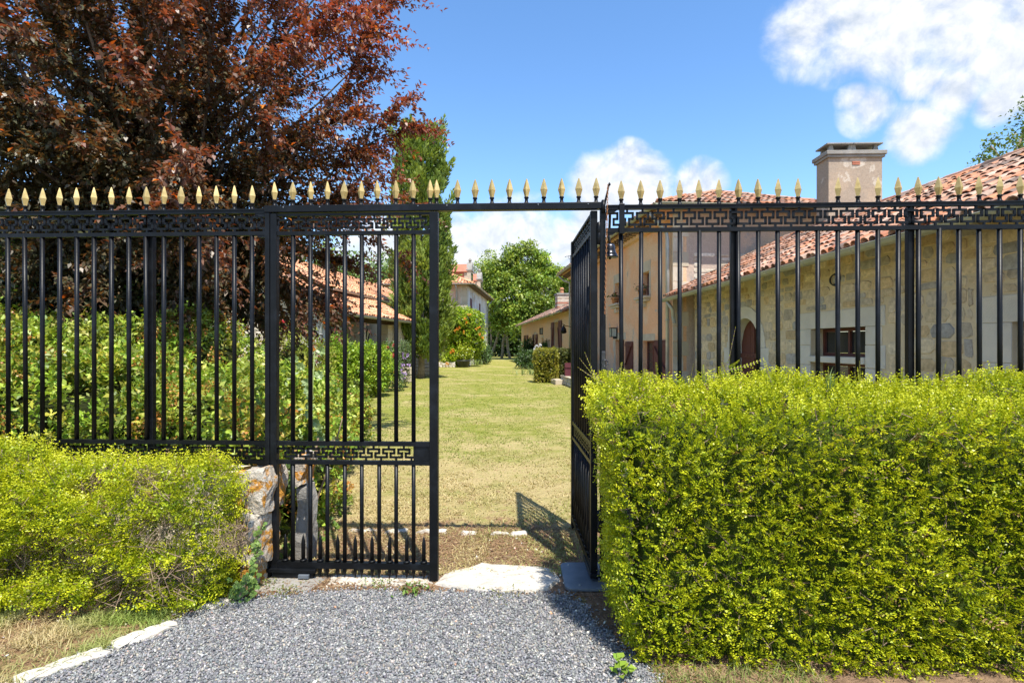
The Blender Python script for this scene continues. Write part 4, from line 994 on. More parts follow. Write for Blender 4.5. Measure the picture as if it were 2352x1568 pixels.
# red notice on the gable
SGM = GM @ Matrix.Translation((1.0, 0, 0)); t = thing('red_notice', 'small red notice with white lettering on the gable by the purple tree', 'sign', SGM @ Vector((.25, .03, 2.15)))
MB(SGM).box(0, .56, .018, .032, 2.02, 2.36).build('board', RED, t); MB(SGM).box(-.004, .564, .016, .034, 1.995, 2.019).build('edge', WHITE, t)
for s_, x, z, sz in (('nt', .16, 2.20, .13), ('P', .42, 2.06, .11), ('n', .44, 2.20, .13)):
    cu = bpy.data.curves.new('lettering', 'FONT'); cu.body = s_; cu.size = sz; cu.extrude = .001; cu.materials.append(WHITE)
    tmp = bpy.data.objects.new('lettering_curve', cu); me = bpy.data.meshes.new_from_object(tmp); bpy.data.objects.remove(tmp)
    o = bpy.data.objects.new('lettering', me); col.objects.link(o)
    Mx = SGM @ Matrix.Translation((x, .034, z)) @ Matrix.Rotation(PI, 4, 'Z') @ Matrix.Rotation(PI/2, 4, 'X')
    o.matrix_basis = Mx; set_parent(o, t, Mx)
# main block behind the porch
MF = frame((-5.5, 39), (-.1, -1)); k_ = lambda x, y, z: MF @ Vector((x, y, z))
B = thing('tiled_house', 'cream house with big orange canal tile roof rising behind the porch', 'house', k_(9, -3.5, 0))
wall(MF, 18, 3.75, [(4., 5., 1., 2.4)], PL_PORCH, B, .4); window(MF, 4., 5., 1., 2.4, B)
MB(frame(k_(18, 0, 0), (MF.to_3x3() @ Vector((0, -1, 0)))[:2])).prism([(.4, 0), (7.4, 0), (7.4, 3.7), (3.7, 5.3), (.4, 3.8)], -.4, 0, 'y').build('gable_wall', PL_PORCH, B)
roof([k_(-.2, .45, 3.72), k_(18.2, .45, 3.72), k_(18.2, -3.7, 5.62), k_(-.2, -3.7, 5.62)], B, TSO, 300, seed=24, sp=.22, ex=.36)
roof([k_(18.2, -7.85, 3.72), k_(-.2, -7.85, 3.72), k_(-.2, -3.7, 5.62), k_(18.2, -3.7, 5.62)], B, TSO, tiles=False); ridge(k_(18.2, -3.7, 5.62), k_(0, -3.7, 5.62), B, TSO)
gutter(k_(18.2, .53, 3.70), k_(-.2, .53, 3.68), B, ZINC, .07, False)

# ------------------------------------------------------------------ left: far two-storey house with dormers
FH = frame((-2.42, 53), (-.065, -1)); f_ = lambda x, y, z: FH @ Vector((x, y, z)); fY = lambda Y: (53-Y)*1.002
D = thing('dormer_house', 'two-storey house with flaking white side wall and two stone dormers beyond the cypress', 'house', f_(6, -3, 0))
sh_op = [(fY(42.9), fY(41.5), 3.55, 5.1), (fY(48.1), fY(46.9), 3.55, 5.1), (fY(50.6), fY(49.6), .0, 2.3)]
wall(FH, fY(40), 5.95, sh_op, PL_WHITE, D, .45)
for o in sh_op[:2]:
    for j in range(2): shutter(FH, o[0]+j*(o[1]-o[0])/2+.01, o[0]+(j+1)*(o[1]-o[0])/2-.01, o[2], o[3], D, -.04, PLUM, bool(j), False)
    MB(FH).box(o[0]-.15, o[1]+.15, -.1, .05, o[2]-.14, o[2]-.002).build('sill', ASHLAR, D)
o = sh_op[2]; MB(FH).box(o[0], o[1], -.2, -.14, 0, 2.3).build('door', PLUM, D)
FF = frame(f_(fY(40), 0, 0), (FH.to_3x3() @ Vector((0, -1, 0)))[:2])
wall(FF, 6.1, 5.95, [(3.2, 4.2, 3.4, 4.9)], PL_PINK, D, .4, .45); window(FF, 3.2, 4.2, 3.4, 4.9, D)
for k in range(13): MB(FF).box(-.012, .40+.16*(k % 2), -.3, .014, .455*k+.004, .455*k+.45).build('quoin', ASHLAR_W, D)
ze, pz = 5.93, .48; X1 = fY(40)+.55; hw = 3.6
fe = lambda x, y, z: FH @ Vector((x, y, z))
cA_, cB_, cC_, cD_ = fe(X1, .55, ze), fe(-.55, .55, ze), fe(-.55, -6.65, ze), fe(X1, -6.65, ze); rA_, rB_ = fe(X1-hw, -3.05, ze+pz*hw), fe(-.55+hw, -3.05, ze+pz*hw)
roof([cA_, cD_, rA_], D, TSO, 120, seed=31, sp=.24, ex=.3); roof([cB_, cA_, rA_, rB_], D, TSO, 60, seed=32, sp=.24, ex=.3); roof([cC_, cB_, rB_], D, TSO, tiles=False); roof([cD_, cC_, rB_, rA_], D, TSO, tiles=False)
ridge(cA_, rA_, D, TSO); ridge(cD_, rA_, D, TSO); ridge(rA_, rB_, D, TSO)
gutter(fe(X1+.06, .62, ze), fe(X1+.06, -6.7, ze), D, ZINC, .07, False); gutter(fe(X1+.06, .62, ze), fe(-.6, .62, ze), D, ZINC, .07, False)
m = MB(FH); m.add([(-.5, .0, 5.90), (X1, .0, 5.90), (X1, .54, 5.86), (-.5, .54, 5.86)], [(0, 1, 2, 3)]); m.build('soffit', OLDWOOD, D)
pipe([fe(X1-.02, -.75, 5.85), fe(X1-.4, -.75, 5.55), fe(X1-.46, -.75, 5.4), fe(X1-.46, -.75, 0)], D, ZINC, .06); pipe([fe(-.3, .5, 5.85), fe(.2, .2, 5.4), fe(.2, .1, 5.2), fe(.2, .1, 0)], D, ZINC, .05)
for Yc, in ((43.0,), (49.0,)):
    x = fY(Yc); w = .72
    fr = MB(FH); fr.box(x-w, x+w, -.55, -.05, 6.05, 7.25); d0 = fr.build('dormer', ASHLAR_W, D)
    MB(FH).prism([(x-w-.08, 7.251), (x+w+.08, 7.251), (x+w+.08, 7.34), (x+.5, 7.42), (x+.32, 7.75), (x, 8.0), (x-.32, 7.75), (x-.5, 7.42), (x-w-.08, 7.34)], -.42, .02, 'y').build('dormer_gable', CONC, d0)
    MB(FH).lathe((x, -.2, 7.98), [(.12, 0), (.08, .06), (.15, .16), (.08, .28), (.02, .36)], 8).build('pinnacle', CONC, d0)
    MB(FH).box(x-.38, x+.38, -.06, -.04+.012, 6.2, 7.1).build('pane', GLASS, d0)
    MB(FH).box(x-w+.03, x+w-.03, -3., -.551, 6.1, 7.2).build('dormer_cheek', BRICK, d0)
    for s_ in (-1, 1):
        slab([fe(x+s_*(w+.14), -.30, 7.16), fe(x+s_*(w+.14), -3.2, 7.16), fe(x, -3.2, 7.85), fe(x, -.30, 7.85)], .05, BRICK, d0, 'dormer_roof')
# ------------------------------------------------------------------ stone pier and low walls under the fence
def boulder(M, x0, x1, y0, y1, z0, z1, seed, mat, parent, name='stone', amp=.012, n=13):
    'weathered block: subdivided box pushed about'
    r = np.random.default_rng(seed); vs, fs, idx = [], [], {}
    def vid(p):
        k = tuple(np.round(p, 5))
        if k not in idx: idx[k] = len(vs); vs.append(p)
        return idx[k]
    L = np.linspace(-1, 1, n)
    for ax in range(3):
        for sg in (-1, 1):
            b, c = [i for i in range(3) if i != ax]
            for i in range(n-1):
                for j in range(n-1):
                    q = []
                    for u, v in ((L[i], L[j]), (L[i+1], L[j]), (L[i+1], L[j+1]), (L[i], L[j+1])):
                        p = np.zeros(3); p[ax] = sg; p[b] = u; p[c] = v; q.append(vid(p))
                    fs.append(tuple(q if (sg > 0) != (ax == 1) else q[::-1]))
    v = np.array(vs); h = np.array([(x1-x0)/2, (y1-y0)/2, (z1-z0)/2]); c = np.array([(x0+x1)/2, (y0+y1)/2, (z0+z1)/2])
    ln = np.linalg.norm(v, axis=1, keepdims=True); v = v*(1-.07*(ln-1))
    w = v*h+c; w += (np.stack([vnoise(w, 9, seed+i) for i in range(3)], 1)-.5)*2*amp*1.5+(np.stack([vnoise(w, 26, seed+9+i) for i in range(3)], 1)-.5)*amp*1.3+(np.stack([vnoise(w, 60, seed+19+i) for i in range(3)], 1)-.5)*amp*.8
    return MB(M).add([tuple(p) for p in w], fs).build(name, mat, parent, smooth=False)
t = thing('stone_pier', 'weathered stone pier with orange lichen at the left gate post', 'pier', FM @ Vector((sx(605), -.05, 0)))
a, b = sx(583), sx(636)
boulder(FM, a, b+.0, -.16, .16, .475, .75, 1, LICHEN, t, amp=.013); boulder(FM, a-.0, b-.03, -.18, .12, .14, .475, 2, LICHEN, t); boulder(FM, sx(590), b-.05, -.19, .10, -.03, .15, 3, LICHEN, t)
boulder(FM, sx(555), a-.01, -.10, .14, .26, .49, 4, LICHEN, t); boulder(FM, sx(556), sx(588), -.12, .12, -.02, .25, 5, LICHEN, t); boulder(FM, sx(548), a-.005, -.08, .14, .49, .72, 6, LICHEN, t)
boulder(FM, sx(645), sx(672), .22, .40, -.03, .56, 7, CONC, t, amp=.01); boulder(FM, sx(642), sx(668), .2, .42, .56, .78, 8, LICHEN, t)
m = MB(FM); m.box(sx(605.5), sx(615), -.205, -.165, .315, .44); m.build('intercom_body', STEEL, None, bevel=.006)
o = bpy.data.objects['intercom_body']; o.name = 'intercom_box'; WM['intercom_box'] = Matrix(); tag(o, 'small blue-grey intercom box on the lichened pier', 'intercom')
for lab, x0, x1 in (('low rubble wall under the left iron fence behind the clipped hedge', -6.25, sx(548)-.004), ('low rubble wall under the right iron fence behind the clipped hedge', sx(1394), 6.25)):
    t = thing('low_wall', lab, 'wall', FM @ Vector(((x0+x1)/2, 0, 0)))
    w_ = MB(FM).box(x0, x1, -.13, .17, 0, .71).build('wall_core', MORTAR, t)
    stones(FM @ Matrix.Rotation(PI, 4, 'Z') @ Matrix.Translation((-x1-x0, 0.13, 0)) if False else frame(FM @ Vector((x1, -.13, 0)), (FM.to_3x3() @ Vector((-1, 0, 0)))[:2]), 0, x1-x0, 0, .71, [], w_, CREAMS, STONEA, (.2, .45), (.14, .24), 60, 51, .03, .01, .04)
    stones(frame(FM @ Vector((x0, .17, 0)), (FM.to_3x3() @ Vector((1, 0, 0)))[:2]), 0, x1-x0, 0, .71, [], w_, CREAMS, STONEA, (.2, .45), (.14, .24), 40, 52, .03, .01, .04)

# ------------------------------------------------------------------ clipped hedges in front of the fence
FMn = np.array(FM); toF = np.linalg.inv(FMn)
def inF(f): return lambda p: f(p @ toF[:3, :3].T+toF[:3, 3])
def toW(p): return p @ FMn[:3, :3].T+FMn[:3, 3]
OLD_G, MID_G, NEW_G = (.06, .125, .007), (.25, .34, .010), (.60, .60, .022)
def hedge_core(f, lo, hi, mat, parent, inset=.09, res=.07, name='shade_core'):  # added body that blocks light, inner shade put into its colour
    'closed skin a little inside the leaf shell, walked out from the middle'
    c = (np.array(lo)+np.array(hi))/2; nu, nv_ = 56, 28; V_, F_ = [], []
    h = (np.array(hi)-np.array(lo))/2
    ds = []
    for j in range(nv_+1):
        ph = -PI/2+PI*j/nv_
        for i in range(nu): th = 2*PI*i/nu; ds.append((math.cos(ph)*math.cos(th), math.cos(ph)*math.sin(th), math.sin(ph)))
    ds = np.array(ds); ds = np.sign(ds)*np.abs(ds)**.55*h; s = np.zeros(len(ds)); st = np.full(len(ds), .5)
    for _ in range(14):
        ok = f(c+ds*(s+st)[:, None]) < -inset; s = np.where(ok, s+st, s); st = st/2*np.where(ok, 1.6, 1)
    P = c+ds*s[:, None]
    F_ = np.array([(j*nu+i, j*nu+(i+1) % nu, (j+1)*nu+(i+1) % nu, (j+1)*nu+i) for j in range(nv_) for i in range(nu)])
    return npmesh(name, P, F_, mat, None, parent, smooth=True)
def sun_side(N): return np.clip(N @ np.array(SUN), 0, 1)
# right hedge: local frame box
f00 = rbox((.475+2.4, -.54, .60), (2.4, .40, .76), .10)
def f0(p):
    q = p.copy(); q[:, 0] -= .13*np.clip(1.3-p[:, 2], 0, 1.3)   # the end face leans out towards the top
    q[:, 2] += .13*np.clip((-.25-p[:, 1])/.6, 0, 1)             # and the top falls a little to the front
    return f00(q)
fR = inF(lump(f0, .045, 3.2, 3))
H1 = thing('clipped_hedge', 'big clipped lime-green hedge in front of the right fence', 'hedge', toW(np.array([[2.6, -.5, 0]]))[0])
lo, hi = (.3, 2.4, -.02), (5.2, 3.55, 1.52)
def clipz(P, *a):
    k = P[:, 2] > .0; return (P[k],)+tuple(x[k] for x in a)
def hedge_leaves(f, lo, hi, n, depth, parent, frontY, k=6, ll=.0165, lw=.0105, sl=.085, gaps=None, bright=1.):
    P, d, N = shell(f, lo, hi, n, depth, 1.2); P, d, N = clipz(P, d, N)
    q = (N[:, 1] < .55) | (P[:, 2] > hi[2]-.32) | (rng.random(len(P)) < .25); P, d, N = P[q], d[q], N[q]     # thinner on the wall side
    if gaps is not None: q = gaps(P); P, d, N = P[q], d[q], N[q]
    n = len(P); A = N*.9+rng.normal(size=(n, 3))*.38+np.array([0, 0, .45])
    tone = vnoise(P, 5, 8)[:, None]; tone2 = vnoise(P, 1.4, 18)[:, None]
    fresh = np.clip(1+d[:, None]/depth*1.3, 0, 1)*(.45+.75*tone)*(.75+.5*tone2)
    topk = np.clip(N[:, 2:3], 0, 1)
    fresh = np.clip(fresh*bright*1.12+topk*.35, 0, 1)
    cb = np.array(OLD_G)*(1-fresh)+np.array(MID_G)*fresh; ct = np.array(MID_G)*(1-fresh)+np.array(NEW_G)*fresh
    dead = rng.random((n, 1)) < .012+.05*(topk > .6)*(vnoise(P, 3, 31)[:, None] > .62)
    cb = np.where(dead, (.26, .16, .08), cb); ct = np.where(dead, (.40, .25, .12), ct)
    slen = sl*(.6+.8*rng.random(n))
    t_out = []
    for a in range(k):
        for sg in (-1, 1):
            if a == 0 and sg == -1:
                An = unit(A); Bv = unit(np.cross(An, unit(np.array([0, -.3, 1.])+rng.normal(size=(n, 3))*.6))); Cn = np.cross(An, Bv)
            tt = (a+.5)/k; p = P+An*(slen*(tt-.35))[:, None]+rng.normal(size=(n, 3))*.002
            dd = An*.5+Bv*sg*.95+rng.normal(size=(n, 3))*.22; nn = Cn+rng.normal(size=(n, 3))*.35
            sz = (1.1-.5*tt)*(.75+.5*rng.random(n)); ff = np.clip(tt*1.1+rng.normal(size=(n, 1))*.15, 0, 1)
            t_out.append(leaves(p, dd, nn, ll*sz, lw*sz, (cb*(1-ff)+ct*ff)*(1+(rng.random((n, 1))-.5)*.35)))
    return t_out
vis_far = lambda P: (P[:, 0] < 4.0)
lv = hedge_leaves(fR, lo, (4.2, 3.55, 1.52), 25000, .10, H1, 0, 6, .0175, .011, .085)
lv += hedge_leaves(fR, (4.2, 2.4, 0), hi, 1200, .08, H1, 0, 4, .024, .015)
# long stray shoots on the top edge
def shoots(P, A, L, n_pairs, ll, lw, cb, ct, parent, name='shoot', curve=.15):
    m = MB(); out = []
    for p, a, l in zip(P, A, L):
        p = np.array(p); a = unit(np.array([a]))[0]; up = np.array([0, 0, 1.])*curve
        pts = [p+a*l*s+up*l*s*s for s in np.linspace(0, 1, 6)]
        m.tube([tuple(q) for q in pts], [.0022, .002, .0018, .0015, .0012, .0008], 5)
        s = np.linspace(.08, 1, n_pairs); c = p+a*l*s[:, None]+up*l*(s**2)[:, None]; n = len(c)
        B = unit(np.cross(np.repeat(a[None], n, 0), rvec(1).repeat(n, 0))); 
        for sg in (-1, 1):
            f = s[:, None]; out.append(leaves(c, a*.6+B*sg+rng.normal(size=(n, 3))*.15, np.cross(np.repeat(a[None], n, 0), B)+rng.normal(size=(n, 3))*.2, ll*(1.15-.6*s), lw*(1.15-.6*s), np.array(cb)*(1-f)+np.array(ct)*f))
    tag(m.build('shoot_stems', TWIG, parent), kind='stuff'); return out
sp_P = [toW(np.array([[sx(x), -.30+random.uniform(-.3, .25), 1.33]]))[0] for x in (1360, 1366, 1372, 1400, 1432, 1470, 1505, 1530, 1580, 1625, 1660, 1700, 1735, 1790, 1830, 1900, 1960, 2040, 2130, 2200, 2260, 2320)]
sp_A = [(random.uniform(-.5, .3), random.uniform(-.4, .2), 1) for _ in sp_P]; sp_L = [random.uniform(.06, .12) for _ in sp_P]
for i in (0, 1, 2): sp_A[i] = (-.55-.2*i, -.15, 1-.3*i); sp_L[i] = .17
b0 = pix(1668, 850, 3.2); sp_P += [b0, b0+Vector((.01, 0, 0)), pix(1672, 845, 3.2)]; sp_A += [(.25, 0, 1), (1, -.1, .18), (.9, -.1, .5)]; sp_L += [.22, .20, .07]
ew = [toW(np.array([[.52+.13*(1.3-z_), random.uniform(-.8, -.2), z_]]))[0] for z_ in np.linspace(.1, 1.3, 26)]
sp_P += ew; sp_A += [(-1, random.uniform(-.3, .3), random.uniform(0, .7)) for _ in ew]; sp_L += [random.uniform(.05, .11) for _ in ew]
lv += shoots(sp_P, sp_A, sp_L, 11, .018, .011, MID_G, NEW_G, H1)
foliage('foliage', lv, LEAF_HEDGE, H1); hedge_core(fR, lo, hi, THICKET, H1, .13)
# grass tuft growing through the hedge
def blades(P, L, W, lean, C, mat, parent=None, name='blades', bend=.5, kind='stuff'):
    n = len(P); th = rng.random(n)*2*PI; S = np.stack([np.cos(th), np.sin(th), np.zeros(n)], 1); F = np.stack([-np.sin(th), np.cos(th), np.zeros(n)], 1)
    U = unit(np.array([0, 0, 1.])+F*(lean*(rng.random((n, 1))))+rng.normal(size=(n, 3))*.12); L = L[:, None]; W = W[:, None]
    mid = P+U*L*.55; tip = P+U*L*.9+F*L*bend*rng.random((n, 1))-np.array([0, 0, 1.])*L*.12*bend
    v = np.stack([P-S*W/2, P+S*W/2, mid+S*W*.36, tip, mid-S*W*.36], 1).reshape(-1, 3)
    i = np.arange(n)[:, None]*5; f = np.concatenate([i+[0, 1, 2, 4]], 0); g_ = np.concatenate([i+[4, 2, 3, 3]], 0)
    c = np.repeat(C, 5, 0).reshape(n, 5, 3); c = (c*np.array([.75, .75, 1, 1.1, 1])[None, :, None]).reshape(-1, 3)
    tri = np.concatenate([f[:, [0, 1, 2]], f[:, [0, 2, 3]], g_[:, [0, 1, 2]]], 0)
    return npmesh(name, v, tri, mat, c, parent, kind=kind)
def tuft(name, c, r, n, L, W, pal, label, cat='grass', lean=.7, bend=.6, group=None):
    P = np.array(c)+np.concatenate([rng.normal(size=(n, 2))*r, np.zeros((n, 1))], 1)
    t = thing(name, label, cat, c, group); blades(P, L*(.6+.6*rng.random(n)), np.full(n, W), lean, pick(pal, n), GRASS, t, 'blades', bend); return t
GRN = [(.11, .20, .03), (.16, .25, .04), (.08, .16, .03), (.22, .27, .07)]
tuft('grass_tuft', tuple(pix(1905, 900, 3.05)), .012, 16, .17, .006, [(.20, .30, .10), (.26, .36, .14)], 'thin grass tuft sprouting through the top of the right hedge', 'grass', .4)

# left hedge: lower, looser, with bare brown twigs
fa = lambda x0, x1, y, z, hy, hz, r: rbox(((x0+x1)/2, y, z), ((x1-x0)/2, hy, hz), r)
fL = inF(lump(union(fa(-6.2, sx(593), -.37, .40, .21, .44, .14), fa(-3.05, sx(575), -.42, .36, .24, .40, .16), fa(-6.2, -2.85, -.33, .42, .20, .52, .14)), .06, 3.4, 12))
holes = [(pix(355, 1225, 3.08), .15), (pix(210, 1120, 3.2), .10), (pix(330, 1110, 3.12), .09), (pix(385, 1335, 3.06), .15), (pix(100, 1275, 3.22), .15), (pix(270, 1345, 3.12), .14), (pix(40, 1170, 3.3), .10), (pix(520, 1245, 3.05), .10), (pix(200, 1290, 3.17), .12), (pix(10, 1310, 3.3), .14)]
fL0 = fL
def fL(p):
    v = fL0(p); q = p @ toF[:3, :3].T+toF[:3, 3]
    under = (q[:, 1]+.60)*-1+.30*np.clip(.17-q[:, 2]+.06*(vnoise(p, 4, 66)-.5), 0, .2)/.2 - .0   # foliage lifts off the ground
    v = np.maximum(v, np.where(q[:, 2] < .20, under-.30+.30*np.clip((.17-q[:, 2])/.17, 0, 1), -1.))
    for c, r in holes: v = np.maximum(v, r*(.8+.5*vnoise(p, 8, 4))-np.linalg.norm((p-np.array(c))*np.array([.8, 1.1, 1.15]), axis=1))
    return v
H2 = thing('clipped_hedge', 'shaggy low lime hedge with bare brown patches before the left fence', 'hedge', toW(np.array([[-2.8, -.4, 0]]))[0])
def gapf(P):
    q = np.ones(len(P), bool)
    for c, r in holes:
        d = np.linalg.norm((P-np.array(c))*np.array([1, .8, 1.25]), axis=1); q &= (d > r*(.75+.6*vnoise(P, 9, 4))) | (rng.random(len(P)) < .12)
    return q & ((vnoise(P, 4.5, 77) > .24) | (rng.random(len(P)) < .3))
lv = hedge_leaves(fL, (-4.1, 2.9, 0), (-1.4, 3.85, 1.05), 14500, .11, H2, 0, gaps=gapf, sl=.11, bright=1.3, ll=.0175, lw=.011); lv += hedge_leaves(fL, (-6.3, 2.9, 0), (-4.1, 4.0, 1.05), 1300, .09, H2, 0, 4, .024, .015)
sp_P = [toW(np.array([[random.uniform(-3.3, sx(588)), random.uniform(-.65, -.2), random.uniform(.15, .82)]]))[0] for _ in range(70)]
sp_A = [(random.uniform(-.3, .9), random.uniform(-.9, -.1), random.uniform(-.15, .6)) for _ in sp_P]; sp_L = [random.uniform(.08, .19) for _ in sp_P]
lv += shoots(sp_P, sp_A, sp_L, 12, .017, .0105, MID_G, NEW_G, H2)
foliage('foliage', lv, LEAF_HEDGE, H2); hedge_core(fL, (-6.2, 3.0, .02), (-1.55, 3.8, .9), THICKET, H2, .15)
def twig_cloud(f, lo, hi, n, depth, parent, L=.12, r=.0016, mat=None):
    P, d, N = shell(f, lo, hi, n, depth, .8); A = N*.6+rng.normal(size=(n, 3))*.7; m = MB()
    A = unit(A)
    S = unit(np.cross(A, rvec(n)))*r*1.6; l = (L*(.5+rng.random(n)))[:, None]
    v = np.stack([P-A*l*.5-S, P-A*l*.5+S, P+A*l*.5+S*.3, P+A*l*.5-S*.3], 1).reshape(-1, 3)
    npmesh('bare_twigs', v, quads(n), mat or TWIG, None, parent, kind='stuff')
twig_cloud(fL, (-4.1, 2.9, .02), (-1.4, 3.85, 1.0), 1800, .15, H2, .09)
for c_, r_ in holes:
    c_ = np.array(c_); twig_cloud(lambda p: np.linalg.norm(p-c_-np.array([0, .07, 0]), axis=1)-r_*1.05, c_-.25, c_+.25, 170, r_, H2, .11, .0013); twig_cloud(fR, (.3, 2.4, .02), (4.2, 3.55, 1.5), 500, .14, H1, .06)

# ------------------------------------------------------------------ trees
def limb(m, p, q, r0, r1, bow=.12, k=7, seed=0):
    r = random.Random(seed); p, q = Vector(p), Vector(q); L = (q-p).length; b = Vector((r.uniform(-1, 1), r.uniform(-1, 1), r.uniform(.2, 1)))*bow*L
    pts = [p.lerp(q, s)+b*math.sin(PI*s)+Vector((r.uniform(-1, 1), r.uniform(-1, 1), r.uniform(-1, 1)))*.012*L*(0 < s < 1) for s in np.linspace(0, 1, k)]
    m.tube(pts, [r0+(r1-r0)*s for s in np.linspace(0, 1, k)], 7); return pts
def plum_tree():
    base = Vector((-5.6, 9.0, 0)); t = thing('purple_plum_tree', 'large purple-leaved plum tree filling the upper left behind the fence', 'tree', base)
    tr = MB(); limb(tr, base, base+Vector((.1, -.1, 2.0)), .24, .19, .03, 6, 1); tr.build('trunk', BARK, t, True)
    C = np.array([-5.55, 8.5, 4.95]); R = np.array([3.95, 3.3, 4.3]); lv = []; fork = base+Vector((.1, -.1, 1.9)); mb = MB()
    nb = 215
    for i in range(nb):
        ph = math.acos(1-2*(i+.5)/nb); th = i*2.39996+random.uniform(-.2, .2)
        d = np.array([math.sin(ph)*math.cos(th), math.sin(ph)*math.sin(th), math.cos(ph)])
        k = random.uniform(.78, 1.1); tip = C+d*R*k
        if tip[2] < 1.9: tip[2] = 1.9+random.uniform(0, .5)
        if (tip[1] > 10.6 and random.random() < .45): continue
        hgt = random.uniform(.0, .55); st = fork+(Vector(C)+Vector((0, 0, 1.2))-fork)*hgt
        pts = limb(mb, st, tip,   .038*(1-hgt*.6), .005, .10 if tip[2] > 3 else .22, 8, 100+i)
        pts = np.array([tuple(p) for p in pts]); ns = 60 if tip[1] < 9.3 else 20
        s = .15+.85*rng.random(ns)**.8; s[:3] = 1.
        seg = np.clip((s*7).astype(int), 0, 6); fr = (s*7-seg)[:, None]; o = pts[seg]*(1-fr)+pts[np.minimum(seg+1, 7)]*fr
        ax = unit(pts[-1]-pts[0]); A = ax*.75+rng.normal(size=(ns, 3))*.6+np.array([0, 0, .12]); out = unit(o-C)
        A = unit(A+out*.45); L = rng.uniform(.30, .75, ns)
        nl = 22
        for q in range(nl):
            u = (q+.6)/nl; droop = np.array([0, 0, -.22])*(u**2)
            p = o+A*(L*u)[:, None]+droop*L[:, None]+rng.normal(size=(ns, 3))*.012
            B = unit(np.cross(A, rvec(ns))); dd = A*.55+B*.8+np.array([0, 0, -.30])
            nn = np.array([0, -.2, 1.])+rng.normal(size=(ns, 3))*.45
            hi_ = np.clip((p[:, 2:3]-2.2)/4.5, 0, 1); side = np.clip((p[:, 0:1]+6.8)/4, 0, 1)
            outer = np.clip((np.linalg.norm((p-C)/R, axis=1)[:, None]-.62)/.4, 0, 1)
            red = np.clip(hi_*.55+side*.5+outer*.45-.45+rng.normal(size=(ns, 1))*.18, 0, 1)
            c0 = np.array([.080, .084, .040])*np.ones((ns, 1)); c1 = np.array([.21, .078, .056])
            c = c0*(1-red)+c1*red; c = np.where(rng.random((ns, 1)) < .07*red, (.40, .15, .02), c)
            c = c*(1+rng.normal(size=(ns, 1))*.22)
            sz = rng.uniform(.068, .108, ns)*(1.1-.3*u)
            lv.append(leaves(p, dd, nn, sz, sz*.52, c, .28))
    mb.build('limbs', BARK, t, True); foliage('crown', lv, LEAF_PLUM, t)
plum_tree()

def cypress():
    b = gnd(967, 868); t = thing('cypress_tree', 'tall ragged green cypress standing beside the porch house', 'tree', b)
    hgt = 11.7; tr = MB(); tr.tube([b+Vector((0, 0, -.1)), b+Vector((.02, 0, .5)), b+Vector((.05, 0, 2)), b+Vector((-.05, 0, 8)), b+Vector((.05, 0, 11))], [.20, .145, .12, .07, .03], 9); tr.build('trunk', BARK_L, t, True)
    prof = lambda z: np.interp(z, [.7, 1.4, 3.0, 5., 7., 8.5, 10., 11.0, 11.7], [.40, .90, 1.15, 1.22, 1.15, 1.05, .85, .62, .15])
    n = 1700; z = .9+10.4*rng.random(n)**.95; th = rng.random(n)*2*PI
    lob = 1+.22*np.sin(th*3+z*1.1)+.15*np.sin(th*5-z*2.3)
    k = 170; zc = 1.0+10.2*rng.random(k)**.95; tc = rng.random(k)*2*PI; rc = prof(zc)*rng.uniform(.55, 1.08, k); w = rng.integers(0, k, n)
    z = zc[w]+rng.normal(size=n)*.30; th = tc[w]; X_ = b.x+rc[w]*np.cos(th)+rng.normal(size=n)*.15; Y_ = b.y+rc[w]*np.sin(th)+rng.normal(size=n)*.15
    P = np.stack([X_, Y_, np.clip(z, .75, 11.3)], 1); ctone = rng.random(k)[w]
    rad = np.stack([np.cos(th), np.sin(th), np.zeros(n)], 1); A = unit(rad*.30+np.array([0, 0, 1.])+rng.normal(size=(n, 3))*.2); L = rng.uniform(.35, .75, n)
    ex = [(pix(905, 300, b.y), (-.7, 0, 1), .8), (pix(1010, 400, b.y), (.6, 0, .8), 1.), (pix(1020, 480, b.y), (.5, 0, .8), .9), (pix(918, 330, b.y), (-.5, 0, .8), .8), (pix(1003, 310, b.y), (.4, 0, 1), .7)]
    P = np.concatenate([P, [tuple(q[0]) for q in ex for _ in range(3)]+rng.normal(size=(15, 3))*.12]); A = np.concatenate([A, unit(np.array([q[1] for q in ex for _ in range(3)])+rng.normal(size=(15, 3))*.15)]); L = np.concatenate([L, [q[2] for q in ex for _ in range(3)]]); n = len(P)
    tone = np.clip(.1+.45*vnoise(P, 1.3, 5)+.5*np.concatenate([ctone, np.full(n-len(ctone), .6)])+.1*rng.normal(size=n), 0, 1)[:, None]; lv = []
    for q in range(38):
        u = rng.random((n, 1)); w = .12*np.sin(PI*np.clip(u*.8+.2, 0, 1))
        off = rvec(n)*w; p = P+A*L[:, None]*u+off
        c = np.array([.085, .165, .028])*(1-tone)+np.array([.30, .37, .07])*tone
        c = c*(1+rng.normal(size=(n, 1))*.2)
        lv.append(leaves(p, A+off*3.5+rng.normal(size=(n, 3))*.25, off*8+np.array([.2, -.4, .7])+rng.normal(size=(n, 3))*.5, rng.uniform(.16, .26, n), rng.uniform(.06, .10, n), c))
    foliage('crown', lv, LEAF, t)
cypress()

